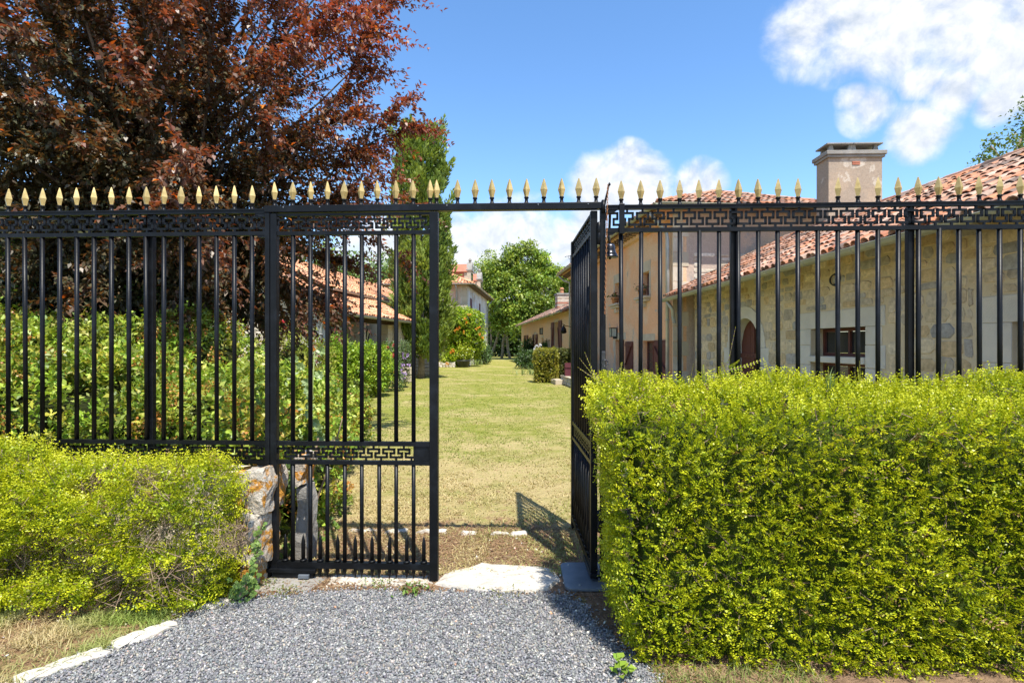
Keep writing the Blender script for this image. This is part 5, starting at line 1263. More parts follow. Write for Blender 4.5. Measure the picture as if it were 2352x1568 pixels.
def broad_tree(name, label, base, lobes, pal, n_cl, per, leaf, trunk, group=None, stems=((0, 0),), bark=None, spread=.55, seed=0, up=.2, subs=11):
    'crown of leaf clumps sitting on the surface of several lobes'
    base = Vector(base); t = thing(name, label, 'tree', base, group); lv = []; mb = MB(); tr = MB()
    for i, (dx, dy) in enumerate(stems):
        s = base+Vector((dx, dy, -.1)); c = Vector(lobes[i % len(lobes)][0]); limb(tr, s, (c+s)/2+Vector((0, 0, .3)), trunk, trunk*.55, .06, 7, seed+i)
        for j, (lc, lr) in enumerate(lobes):
            if j % len(stems) == i: limb(mb, (c+s)/2+Vector((0, 0, .2)), lc, trunk*.5, trunk*.15, .1, 6, seed+10+j)
    tr.build('trunk', bark or BARK, t, True); mb.build('limbs', bark or BARK, t, True)
    big = lobes; lobes = []
    rs = np.random.default_rng(seed+5)
    for c, r in big:
        for _ in range(subs):
            q = rs.normal(size=3); q /= np.linalg.norm(q); q[1] = -abs(q[1]) if rs.random() < .6 else q[1]
            s_ = rs.uniform(.28, .5); lobes.append((tuple(np.array(c)+q*np.array(r)*rs.uniform(.55, .95)), tuple(np.array(r)*s_)))
    vol = np.array([np.prod(r)**.67 for _, r in lobes]); share = np.maximum(1, (vol/vol.sum()*n_cl)).astype(int)
    for (c, r), k in zip(lobes, share):
        c, r = np.array(c), np.array(r); d = rvec(k); d = np.where((d[:, 1:2] > .55) & (rng.random((k, 1)) < .5), -d, d)
        d[:, 2] = np.where(rng.random(k) < .6, np.abs(d[:, 2]), d[:, 2]); P = c+d*r*(1-.5*rng.random((k, 1))**2); tone = .65+.7*vnoise(P, .9/max(leaf*4, .2), seed+3)[:, None]
        base_c = pick(pal, k, .12)*tone
        for q in range(per):
            o = rng.normal(size=(k, 3))*np.array([1, 1, .7])*spread; p = P+o
            dd = rvec(k)+np.array([0, 0, -.35])+d*.4; nn = d*.6+np.array([0, 0, up+.5])+rng.normal(size=(k, 3))*.5
            sz = leaf*rng.uniform(.65, 1.3, k); lv.append(leaves(p, dd, nn, sz, sz*.6, base_c*(1+rng.normal(size=(k, 1))*.18)))
    foliage('crown', lv, LEAF, t); return t
LIME = [(.20, .29, .04), (.15, .24, .03), (.25, .33, .05), (.12, .20, .03), (.30, .36, .06)]
YG = [(.22, .30, .03), (.17, .26, .025), (.26, .33, .05)]
def L_(x, y, Y, rx, ry, rz): return (tuple(pix(x, y, Y)), (rx, ry, rz))
broad_tree('lime_tree', 'big leafy green tree closing the far end of the courtyard', (-.2, 62, 0),
    [L_(1150, 640, 60, 2.2, 2., 2.4), L_(1195, 625, 61, 2.4, 2.2, 2.8), L_(1245, 635, 61, 2.3, 2.2, 2.4), L_(1170, 690, 59, 2.6, 2.2, 2.6), L_(1235, 690, 59, 2.6, 2.2, 2.6), L_(1275, 660, 62, 2., 2., 2.4), L_(1140, 720, 61, 2.4, 2., 2.4), L_(1200, 735, 59, 2.8, 2.2, 2.0), L_(1290, 700, 63, 2., 2., 2.4), L_(1180, 608, 61, .8, .8, 1.5), L_(1213, 602, 61, .7, .8, 1.5), L_(1165, 625, 61, .7, .7, 1.2), L_(1240, 612, 61, .8, .8, 1.4), L_(1262, 622, 61, .6, .7, 1.2), L_(1285, 640, 62, .7, .7, 1.3), L_(1128, 650, 61, 1.4, 1.2, 2.2)],
    LIME, 3600, 12, .30, .17, None, ((0, 0), (-1.0, .5), (2.4, -1), (-2.4, 1.5), (1.1, 2.5)), BARK_L, .22, 3)
broad_tree('backdrop_tree', 'dark-leaved tree standing behind the big courtyard tree', (1.5, 74, 0),
    [L_(1120, 730, 72, 3., 2.5, 3.5), L_(1180, 770, 74, 3.6, 2.5, 3.2), L_(1250, 760, 74, 3.6, 2.5, 3.4), L_(1310, 720, 74, 3, 2.5, 4), L_(1215, 800, 76, 5, 2, 1.6), L_(1120, 790, 76, 4, 2, 2.), L_(1330, 790, 76, 5, 2, 2.5)],
    [(.05, .09, .02), (.035, .07, .018), (.07, .11, .025)], 1900, 12, .42, .2, None, ((0, 0), (4, 1)), BARK, .4, 9)
broad_tree('thicket', 'dark woodland thicket filling the far end under the trees', (1., 84, 0), [((x, 84+(i % 3), 1.8+.5*(i % 2)), (3.2, 2., 2.6)) for i, x in enumerate(range(-13, 16, 3))]+[((x, 86, 4.6), (3.2, 2., 2.4)) for x in range(-12, 15, 4)], [(.05, .09, .02), (.035, .07, .018), (.08, .12, .03)], 1500, 10, .5, .15, None, ((0, 0), (-6, 1), (6, 1)), BARK, .45, 77)
broad_tree('young_shrub_tree', 'bright yellow-green young tree on the left of the big courtyard tree', (-2.8, 66, 0), [L_(1122, 640, 65, 1.6, 1.5, 2.6), L_(1135, 620, 66, 1.5, 1.4, 2.)], YG, 420, 12, .24, .12, None, ((0, 0),), BARK, .2, 15)
hp_ = [(800, 640, 95, 5, 5, 4), (855, 645, 100, 5, 5, 4.5), (900, 640, 92, 4.5, 4, 4), (760, 625, 90, 5, 5, 4.5), (700, 640, 95, 5, 5, 4.5), (630, 640, 96, 5.5, 5, 5), (940, 650, 105, 5, 5, 4.5)]
for i, (x, y, Y, a, b, c) in enumerate(hp_):
    cc = pix(x, y, Y); pos_ = ['behind the porch roof ridge', 'above the gap between the two roofs', 'left of the cypress', 'above the porch roof under the plum tree', 'far behind the plum tree', 'furthest left behind the plum tree', 'right behind the cypress'][i]
    broad_tree('hillside_tree', 'pale green rounded hillside tree '+pos_, (cc.x, cc.y, 0), [((cc.x, cc.y, cc.z), (a, b, c)), ((cc.x+a*.5, cc.y, cc.z-c*.6), (a*.8, b, c*.8)), ((cc.x-a*.5, cc.y, cc.z-c*.6), (a*.8, b, c*.8)), ((cc.x, cc.y, cc.z-c*1.3), (a, b, c))], [(.16, .24, .06), (.13, .20, .05), (.20, .27, .07), (.11, .18, .055)], 420, 9, .62, .35, 'hillside trees', ((0, 0),), BARK, .7, 40+i)
wt = pix(2350, 330, 19.)
broad_tree('walnut_tree', 'leafy tree showing over the outbuilding roof at the right edge', (19.5, 20, 0), [(tuple(pix(2275, 335, 19)), (.55, .6, .28)), (tuple(pix(2320, 350, 19)), (.7, .7, .4)), (tuple(pix(2350, 310, 19.2)), (.6, .6, .35)), (tuple(pix(2360, 270, 19.4)), (.5, .6, .5)), (tuple(pix(2262, 365, 19)), (.35, .4, .2)), (tuple(pix(2420, 330, 19.6)), (1.2, 1., 1.1)), (tuple(pix(2480, 260, 20)), (1.4, 1.2, 1.4))], [(.10, .16, .03), (.14, .19, .04), (.07, .12, .025)], 300, 12, .13, .22, None, ((0, 0),), BARK_L, .16, 60)

# ------------------------------------------------------------------ shrubs and flowers
def shrub(name, label, base, f, lo, hi, n, depth, pal, ll, lw, cat='shrub', k=4, sl=.14, core=True, inset=.14, mat=None, extra=None, group=None, outw=.8, gap=0.):
    t = thing(name, label, cat, base, group); P, d, N = shell(f, lo, hi, n, depth, 1.1); P, d, N = clipz(P, d, N)
    if gap: q = (vnoise(P, 1.9, 88)*.6+vnoise(P, 4.5, 89)*.4 > gap) | (rng.random(len(P)) < .15); P, d, N = P[q], d[q], N[q]
    n = len(P)
    A = N*outw+rng.normal(size=(n, 3))*.6+np.array([0, 0, .3]); c = pick(pal, n, .15)*(.7+.6*vnoise(P, 2.2, 6)[:, None])
    lv = [sprigs(P, A, sl*(.6+.8*rng.random(n)), k, np.full(n, ll), np.full(n, lw), np.zeros(3), np.zeros(3))] if False else []
    An = unit(A); B = unit(np.cross(An, rvec(n)))
    for j in range(k):
        for sg in (-1, 1):
            p = P+An*(sl*(j+.5)/k*(.7+.6*rng.random((n, 1)))); dd = An*.6+B*sg*.8+rng.normal(size=(n, 3))*.3
            nn = np.cross(An, B)*.5+np.array([0, -.2, .7])+rng.normal(size=(n, 3))*.5; sz = .7+.6*rng.random(n)
            lv.append(leaves(p, dd, nn, ll*sz, lw*sz, c*(1+rng.normal(size=(n, 1))*.2)))
        B = np.cross(An, B)
    if extra is not None: lv += extra(t)
    foliage('foliage', lv, mat or LEAF, t)
    if core: hedge_core(f, lo, hi, CORE_SHADE_D, t, inset)
    return t
PYR = [(.29, .40, .045), (.19, .30, .03), (.36, .46, .06), (.13, .22, .025), (.44, .50, .11), (.42, .40, .06)]
BER = [(.52, .27, .06), (.56, .23, .05), (.46, .32, .09)]
# the big informal hedge behind the left fence
def fHb():
    ls = [rbox((-3.05, 5.9, .50), (.95, 1.35, .66), .45), rbox((-4.6, 6.3, .62), (1.4, 1.5, .74), .5), rbox((-6.6, 6.4, .80), (1.5, 1.5, 1.12), .6), ellip((-5.0, 6.4, 1.3), (.8, 1., .6)), rbox((-2.85, 7.7, .45), (.5, 1.1, .66), .4), rbox((-2.0, 4.75, .35), (.42, .62, .55), .3), ellip((-4.1, 7.2, 1.2), (.9, .9, .65))]
    return lump(union(*ls), .24, 1.3, 21)
fH = fHb()
def berries(t):
    P, d, N = shell(fH, (-8.2, 4.0, .2), (-1.3, 9.3, 2.2), 1500, .10, 1.); k = vnoise(P, 1.7, 61) > .56; P, N = P[k], N[k]
    P = P[vnoise(P, 1.7, 61)[:] > .62] if False else P; lv = []
    for _ in range(26):
        n = len(P); o = rvec(n)*.055; lv.append(leaves(P+N*.03+o, rvec(n), rvec(n), np.full(n, .026), np.full(n, .022), pick(BER, n, .2)))
    return lv
shrub('firethorn_hedge', 'broad leafy firethorn hedge with orange clusters behind the left fence', (-4.2, 6.3, 0), fH, (-8.3, 3.9, .0), (-1.2, 9.4, 2.4), 15500, .26, PYR, .060, .029, 'hedge', 4, .15, True, .26, None, berries, None, .8, .40)
fT = lump(union(ellip((-6.9, 7.9, 1.6), (1.5, 1.2, 1.5)), ellip((-8.4, 7.6, 1.5), (1.4, 1.2, 1.7)), ellip((-5.4, 8.2, 1.3), (1.0, .9, 1.25))), .18, 1.4, 33)
shrub('laurel_bush', 'tall glossy green bush at the far left under the plum tree', (-6.9, 7.9, 0), fT, (-10, 6.2, 0), (-4.2, 9.6, 3.5), 4200, .26, [(.13, .22, .04), (.09, .17, .03), (.20, .28, .07), (.17, .20, .09)], .07, .034, 'bush', 4, .18, True, .28, None, None, None, .8, .36)
# yellow-green shrub below the gable, wisteria-like shrub, roses, lilac flowers before the porch
c = gnd(700, 905); fy = lump(ellip((-6.0, 15.2, 1.0), (.9, .8, 1.15)), .15, 1.6, 3)
shrub('golden_shrub', 'yellow-green shrub under the red notice on the gable', (-6.0, 15.2, 0), fy, (-7.2, 14.2, 0), (-4.8, 16.2, 2.4), 900, .25, [(.30, .34, .05), (.22, .30, .04), (.36, .34, .08)], .09, .045, 'shrub', 3, .2, True, .25)
def V2(x, y, Y): return tuple(pix(x, y, Y))
fw_ = lump(union(ellip(V2(785, 840, 16.4), (.42, .6, .5)), ellip(V2(822, 830, 16.8), (.5, .6, .42)), ellip(V2(800, 875, 16.2), (.55, .6, .55)), ellip(V2(845, 850, 16.6), (.6, .6, .7)), ellip(V2(778, 800, 16.8), (.14, .2, .28))), .12, 1.9, 5)
shrub('wisteria_shrub', 'bright green leafy wisteria climbing at the porch pillars', tuple(gnd(815, 905)), fw_, (-6.4, 15.3, 0), (-3.2, 17.9, 2.5), 1500, .25, [(.27, .40, .03), (.19, .32, .025), (.36, .46, .05)], .10, .042, 'shrub', 4, .24, True, .25)
fr_ = lump(union(ellip(V2(862, 850, 18.6), (.55, .6, .65)), ellip(V2(892, 835, 18.8), (.35, .5, .70)), ellip(V2(900, 870, 18.6), (.42, .4, .6))), .12, 2., 7)
def roses(t):
    m = []
    for x, y, s in ((889, 797, 1), (905, 793, 1), (903, 817, 1.3), (891, 829, .9), (893, 843, .9), (906, 853, 1), (911, 852, .8), (848, 851, 1.), (850, 860, .8), (872, 806, .8), (880, 868, .7), (862, 829, .7)):
        p = np.array(V2(x, y, 18.05)); n = 16; colr = [(.72, .22, .18), (.78, .34, .24), (.70, .16, .16)]
        if (x, y) == (850, 860): colr = [(.75, .42, .05)]
        d = rvec(n)+np.array([0, -.6, .4]); vq, cq = leaves(np.repeat(p[None], n, 0)+rvec(n)*.015*s, d, rvec(n), np.full(n, .085*s), np.full(n, .075*s), pick(colr, n, .12))
        npmesh('blossom', vq, quads(n), PETAL, cq, t)
    return m
shrub('rose_bush', 'rose bush with coral pink blooms beside the porch', tuple(gnd(880, 898)), fr_, (-5.8, 17.6, 0), (-3.4, 19.8, 2.6), 1100, .25, [(.11, .19, .05), (.08, .15, .035), (.17, .24, .06), (.14, .20, .10)], .075, .042, 'rose bush', 3, .2, True, .26, None, roses)
ff_ = lump(union(ellip(V2(925, 838, 20), (.24, .3, .75)), ellip(V2(920, 815, 20.2), (.3, .3, .4))), .1, 2.2, 9)
def lilac(t):
    for x, y in ((922, 837), (926, 838), (924, 846), (916, 853), (920, 857), (926, 861), (919, 865), (931, 858), (913, 866), (929, 822), (936, 815), (924, 812), (938, 838), (927, 868)):
        p = np.array(V2(x, y, 19.65)); n = 12; vq, cq = leaves(np.repeat(p[None], n, 0)+rvec(n)*.03, rvec(n)+np.array([0, -.5, .3]), rvec(n), np.full(n, .075), np.full(n, .06), pick([(.48, .32, .66), (.56, .42, .70)], n, .1)); npmesh('blossom', vq, quads(n), PETAL, cq, t)
    return []
shrub('clematis', 'slender lilac-flowered climber to the right of the roses', tuple(gnd(922, 888)), ff_, (-4.6, 19.2, 0), (-3.3, 20.9, 2.2), 420, .25, [(.10, .16, .05), (.15, .2, .09)], .07, .035, 'climber', 3, .18, False, .2, None, lilac)
t = thing('garden_steps', 'pale stone garden steps rising behind the cypress trunk', 'steps', tuple(gnd(938, 850)))
for k in range(6): MB(frame((-5.0, 27.6+.32*k), (-1, .1))).box(-.9, .5, -.4, 0, .16*k, .16*k+.155).build('step', ASHLAR_W, t, bevel=.02)
gp_ = gnd(934, 878); tag(MB().box(gp_.x-.25, gp_.x+.22, gp_.y, gp_.y+.5, 0, .62).build('stone_post', ASHLAR_W, None, bevel=.03), 'squat pale stone post below the lilac flowers', 'post')
# hollyhock-like pale plant and dry stalks just inside the closed leaf
def stalk_plant(label, pts, leaf_at, lsz, pal, name='tall_weed', r=.012, bark=None):
    t = thing(name, label, 'weed', tuple(pts[0])); m = MB(); m.tube(pts, [r*(1-.6*s) for s in np.linspace(0, 1, len(pts))], 7); m.build('stem', bark or TWIG, t, True)
    if leaf_at:
        P = np.array([tuple(p) for p in leaf_at]); n = len(P); th = rng.random((n, 1))*2*PI; lv = []
        for j in range(7):
            a = th+j*2*PI/7; d = np.concatenate([np.cos(a), -.4+0*a, np.sin(a)], 1); lv.append(leaves(P, d, np.array([0, -1., .5])+rng.normal(size=(n, 3))*.3, np.full(n, lsz), np.full(n, lsz*.95), pick(pal, n, .1), .05))
        foliage('leaves', lv, LEAF, t)
s0 = Vector((-1.58, 4.05, 0)); stalk_plant('pale broken woody stalk leaning behind the closed gate leaf', [s0, s0+Vector((.03, .02, .3)), s0+Vector((.10, .03, .62)), s0+Vector((.14, .05, .86))], [s0+Vector((.05, -.02, .15)), s0+Vector((.16, -.01, .78))], .03, [(.30, .2, .12)], 'dry_stalk', .016)
s0 = Vector((-1.52, 4.1, 0)); stalk_plant('thinner forked dry stalk beside the broken one inside the gate', [s0, s0+Vector((.07, .01, .4)), s0+Vector((.2, .02, .8)), s0+Vector((.25, .03, 1.0))], [s0+Vector((.21, 0, .85)), s0+Vector((.17, 0, .7))], .035, [(.34, .25, .14), (.2, .28, .1)], 'dry_stalk', .009)
s0 = Vector((-1.72, 4.45, 0)); stalk_plant('pale grey-green mallow with round leaves behind the closed gate leaf', [s0, s0+Vector((.05, 0, .6)), s0+Vector((.10, .02, 1.1)), s0+Vector((.12, .02, 1.5))], [s0+Vector((random.uniform(-.06, .2), random.uniform(-.1, .05), z)) for z in np.linspace(.75, 1.5, 13)], .045, [(.26, .36, .13), (.32, .42, .18)], 'mallow_plant', .010, STEMG := simple('green_stem', (.16, .22, .07), (.26, .3, .12), 20, .8, .2, 0, 0))
# clipped yew block and its neighbour with house shade painted into the leaves
GY = [(.24, .25, .025), (.30, .28, .03), (.17, .19, .02), (.34, .30, .05)]
fG = lump(rbox((1.40, 22.95, .62), (.42, .45, .72), .12), .05, 2.2, 3); shrub('box_hedge', 'clipped golden hedge block standing in the sun by the terrace', (1.4, 22.95, 0), fG, (.9, 22.3, 0), (1.95, 23.5, 1.45), 1500, .12, GY, .055, .032, 'hedge', 3, .10, True, .1)
fG2 = lump(rbox((2.35, 23.55, .62), (.60, .35, .70), .1), .05, 2.2, 5); shrub('box_hedge', 'clipped hedge block with painted-in shade behind the plum planter', (2.35, 23.5, 0), fG2, (1.6, 23.0, 0), (3.05, 24.0, 1.45), 1500, .12, [(.11, .13, .03), (.15, .15, .035), (.08, .10, .025)], .055, .032, 'hedge', 3, .10, True, .1)
# planting along the low house
for lab, x, y, Y, r, h in (('dark climbing rose bush at the far shutters of the low house', 1215, 790, 44, .8, 1.0), ('leafy climber between the little window and the tall shutters', 1262, 788, 37.5, .9, .9), ('low green border plants along the foot of the low house', 1222, 815, 36, 1.2, .55), ('small climber on the tall brown shutter of the low house', 1302, 790, 32, .3, .8)):
    c = pix(x, y, Y); fz = lump(ellip((c.x, c.y, h), (r*.8, r, h)), .15, 1.6, int(x)); shrub('border_shrub', lab, (c.x, c.y, 0), fz, (c.x-r*1.3, c.y-r*1.3, 0), (c.x+r*1.3, c.y+r*1.3, h*2.3), 420, .3, [(.06, .12, .03), (.09, .15, .035), (.05, .09, .03)], .13, .07, 'shrub', 3, .22, True, .25, None, None, 'plants along the low house')
c = pix(1243, 805, 33); t = thing('white_flowers', 'white daisy-like flowers beside the golden hedge block', 'flowers', (c.x-.05, 33, 0)); m = MB()
for x, y in ((1232, 796), (1228, 803), (1238, 798), (1235, 805), (1245, 812), (1241, 792)):
    p = Vector(V2(x, y, 33)); m.tube([Vector((p.x+.05, 33.1, 0)), p], .012, 4); n = 14; vq, cq = leaves(np.repeat(np.array(p)[None], n, 0), rvec(n)+np.array([0, -.6, .2]), rvec(n), np.full(n, .14), np.full(n, .09), pick([(.75, .76, .78)], n, .05)); npmesh('blossom', vq, quads(n), PETAL, cq, t)
m.build('stems', STEMG, t)
tuft('iris_clump', (1.2, 28.5, 0), .35, 70, .62, .035, [(.17, .25, .09), (.24, .32, .14)], 'pale iris leaves beside the golden hedge block', 'iris', .9, .7)
# vine, pot, bush, stones at the far house
fv = lump(union(ellip(V2(1050, 745, 39.3), (1.0, .8, 1.1)), ellip(V2(1075, 760, 39.3), (1.0, .8, 1.2)), ellip(V2(1060, 790, 39.4), (1.1, .7, 1.2)), ellip(V2(1085, 795, 39.8), (.8, .7, 1.0)), ellip(V2(1040, 815, 39.2), (.6, .6, .7)), ellip(V2(1075, 725, 39.6), (.5, .5, .5))), .22, 1.2, 3)
def trumpets(t):
    for x, y in ((1079, 722), (1068, 731), (1071, 741), (1056, 753), (1046, 760), (1052, 756), (1065, 763), (1095, 755), (1100, 752), (1103, 768), (1040, 802), (1041, 806), (1035, 808), (1108, 775)):
        p = np.array(V2(x, y, 38.35)); n = 10; vq, cq = leaves(np.repeat(p[None], n, 0)+rvec(n)*.06, rvec(n)+np.array([0, -.6, .1]), rvec(n), np.full(n, .13), np.full(n, .08), pick([(.80, .34, .05), (.76, .27, .04)], n, .08)); npmesh('blossom', vq, quads(n), PETAL, cq, t)
    return []
shrub('trumpet_vine', 'bright green trumpet vine with orange flowers on the dormer house corner', tuple(gnd(1062, 838)), fv, (-6.5, 37.8, 0), (-1.5, 41.4, 4.6), 1900, .4, [(.34, .44, .03), (.25, .38, .025), (.40, .48, .05), (.17, .28, .02)], .15, .075, 'vine', 4, .34, True, .4, None, trumpets)
c = gnd(1072, 840); t = thing('potted_tree', 'small yellow-green tree in a wide black pot before the vine', 'potted plant', (c.x, 38.2, 0))
MB().lathe((c.x, 38.2, 0), [(.34, 0), (.45, .42), (.52, .44), (.52, .5), (.44, .5)], 16).build('pot', BLACKPOT, t, True); MB().tube([(c.x, 38.2, .4), (c.x+.03, 38.2, .9)], .03, 6).build('stem', BARK, t)
n = 420; P = np.array([c.x, 38.2, 1.05])+rng.normal(size=(n, 3))*np.array([.28, .28, .28]); foliage('leaves', [leaves(P, rvec(n), rvec(n)+np.array([0, -.3, .6]), np.full(n, .14), np.full(n, .09), pick([(.36, .40, .03), (.28, .36, .03)], n))], LEAF, t)
c = gnd(1112, 832); fb = lump(ellip((c.x, 44.3, .75), (.75, .75, .8)), .12, 1.8, 4); shrub('round_bush', 'rounded blue-green bush at the far corner of the dormer house', (c.x, 44.3, 0), fb, (c.x-1.1, 43.2, 0), (c.x+1.1, 45.4, 1.8), 600, .25, [(.09, .16, .06), (.07, .13, .05), (.13, .2, .07)], .12, .06, 'bush', 3, .2, True, .2)
tuft('lily_clump', (gnd(1095, 838).x, 42.4, 0), .35, 60, .6, .04, [(.22, .30, .10), (.30, .36, .14)], 'pale strap-leaved clump beside the rounded bush', 'lilies', .9, .7)
t = thing('raised_bed', 'low rubble stone edging of the bed under the vine', 'edging', tuple(gnd(1040, 838)))
for k in range(6): x = gnd(1018+7.*k, 839).x; boulder(Matrix(), x-.11, x+.11, 38.4, 38.75, 0, .30+.05*(k % 2), 90+k, LICHEN if k % 3 == 0 else SLAB, t, amp=.03, n=4)
# flower pots on the ochre house sills
for i, o in enumerate(up_w[:2]):
    c = RH @ Vector(((o[0]+o[1])/2, .10, o[2])); t = thing('geranium_pot', ['terracotta pot of red geraniums on the sill nearer the corner pipe', 'terracotta pot of wilting geraniums on the sill nearer the gate bell'][i], 'flower pot', c)
    MB().lathe(c, [(.10, 0), (.14, .2), (.155, .2), (.155, .24), (.13, .24)], 14).build('pot', TERRA, t, True)
    n = 60; P = np.array(c)+np.array([0, 0, .28])+rng.normal(size=(n, 3))*np.array([.12, .12, .05]); foliage('leaves', [leaves(P, rvec(n), rvec(n)+np.array([0, 0, .8]), np.full(n, .08), np.full(n, .07), pick([(.10, .14, .04), (.16, .12, .05)], n))], LEAF, t)
    n = 14; P = np.array(c)+np.array([-.02, -.05, .36])+rng.normal(size=(n, 3))*.035; vq, cq = leaves(P, rvec(n), rvec(n), np.full(n, .07), np.full(n, .06), pick([(.55, .02, .025)] if i == 0 else [(.25, .07, .05)], n)); npmesh('blossom', vq, quads(n), PETAL, cq, t)

# ------------------------------------------------------------------ ivy on the pier, weeds, grass
def ivy(label, pts, n, spread, lsz, pal, name='ivy'):
    t = thing(name, label, 'ivy', tuple(pts[0])); m = MB(); m.tube(pts, .004, 5); m.build('stem', TWIG, t)
    pp = np.array([tuple(p) for p in pts]); s = rng.random(n)*(len(pp)-1); i = s.astype(int).clip(0, len(pp)-2); f = (s-i)[:, None]; P = pp[i]*(1-f)+pp[i+1]*f+rng.normal(size=(n, 3))*np.array([spread, spread*.4, spread]); lv = []
    a0 = rng.random((n, 1))*.8+PI*1.2
    for j, (da, k) in enumerate(((-.9, .7), (0, 1), (.9, .7))):
        a = a0+da; lv.append(leaves(P, np.concatenate([np.cos(a), -.35+0*a, np.sin(a)], 1), np.array([0, -1., .4])+rng.normal(size=(n, 3))*.25, np.full(n, lsz*k), np.full(n, lsz*.7), pick(pal, n, .15), .05))
    foliage('leaves', lv, LEAF, t)
iv = lambda x, y, Y=3.42: pix(x, y, Y)
ivy('ivy trailing down the face of the lichened pier', [iv(570, 1352, 3.38), iv(585, 1300), iv(592, 1262), iv(590, 1235), iv(607, 1190)], 34, .018, .032, [(.15, .25, .05), (.20, .29, .07), (.11, .18, .04)])
ivy('ivy mat spreading at the foot of the left hedge and pier', [iv(548, 1372, 3.3), iv(562, 1345, 3.32), iv(575, 1325, 3.36)], 60, .04, .034, [(.11, .19, .04), (.15, .24, .05)])
ivy('dark ivy clinging to the stone slab behind the closed gate leaf', [pix(652, 1125, 3.88), pix(655, 1095, 3.88), pix(662, 1075, 3.88)], 40, .03, .04, [(.07, .12, .03), (.10, .15, .04)])
ivy('broad-leaved weeds at the foot of the firethorn inside the gate', [pix(655, 1290, 4.0), pix(700, 1268, 4.2), pix(760, 1225, 4.6)], 90, .07, .05, [(.14, .24, .04), (.20, .30, .05)], 'ground_ivy')
def weed(label, c, n, r, lsz, pal, name='weed'):
    t = thing(name, label, 'weed', tuple(c)); P = np.array(c)+np.concatenate([rng.normal(size=(n, 2))*r, rng.random((n, 1))*.02+.008], 1); th = rng.random((n, 1))*2*PI
    foliage('leaves', [leaves(P, np.concatenate([np.cos(th), np.sin(th), .4+.5*rng.random((n, 1))], 1), np.array([0, 0, 1.])+rng.normal(size=(n, 3))*.3, lsz*(.6+.6*rng.random(n)), lsz*.5*(.6+.6*rng.random(n)), pick(pal, n, .15), .1)], LEAF, t)
weed('flat green weed patch in the gravel before the threshold', gnd(945, 1362), 150, .045, .035, [(.11, .20, .03), (.16, .26, .05), (.20, .10, .06)])
weed('small moss and weed cushion in the gravel left of the gate sill', gnd(660, 1362), 110, .06, .02, [(.20, .20, .06), (.14, .18, .05)]); weed('tiny weed cushion at the left end of the gate sill', gnd(610, 1345), 80, .04, .022, [(.20, .22, .06), (.14, .18, .05)])
weed('tuft of weeds just before the right end of the gate sill', gnd(870, 1345), 80, .05, .022, [(.16, .22, .06), (.14, .18, .05)]); weed('small dry weeds in the gravel before the threshold stone', gnd(1150, 1372), 70, .07, .02, [(.24, .22, .09), (.18, .2, .06)])
t_ = thing('leafy_seedling', 'young bright leafy weed at the foot of the right hedge', 'weed', tuple(gnd(1425, 1560)))
P = np.repeat(np.array(gnd(1425, 1556))[None], 16, 0)+rng.normal(size=(16, 3))*np.array([.02, .02, .0])+np.array([0, 0, .02])+np.array([0, 0, 1.])*rng.random((16, 1))*.07; th = rng.random((16, 1))*2*PI
foliage('leaves', [leaves(P, np.concatenate([np.cos(th), np.sin(th), 0*th+.3], 1), np.array([0, -.3, 1.])+rng.normal(size=(16, 3))*.3, np.full(16, .05), np.full(16, .036), pick([(.20, .32, .04), (.27, .38, .05)], 16))], LEAF, t_)
# lawn blades near the gate, thinning with distance
def lawn_blades():
    n = 210000; Y = 3.72+30*rng.random(n)**2.2; X = (rng.random(n)*1.5-.72)*Y; P = np.stack([X, Y, np.zeros(n)], 1)
    k = (X < .62) | (Y > 4.0); k &= X < Y*.30+.6; k &= X > -Y*.55
    dirt = vnoise(P, 3.2, 71)+np.clip((5.1-Y)/1.2, 0, 1)*.30; k &= (dirt < .66) | (rng.random(n) < .25); P = P[k]; n = len(P); Y = P[:, 1]
    dry = vnoise(P, .6, 72)*.6+vnoise(P, 2.5, 73)*.5+np.clip((13-Y)/9, 0, 1)*.20; g_ = np.clip((dry-.50)/.35, 0, 1)[:, None]
    c = pick([(.19, .25, .04), (.26, .29, .06), (.23, .27, .045)], n)*(1-g_)+pick([(.46, .37, .18), (.40, .31, .14), (.52, .43, .23)], n)*g_
    blades(P, (.016+.018*rng.random(n))*np.clip(1.3-Y/40, .6, 1.2), .0035+.0011*Y, 1.8, c*1.12, GRASS, None, 'lawn_grass', 1.1)
    tag(bpy.data.objects['lawn_grass'], 'short sun-bleached lawn grass between the gate and the houses', 'grass', kind='stuff')
lawn_blades()
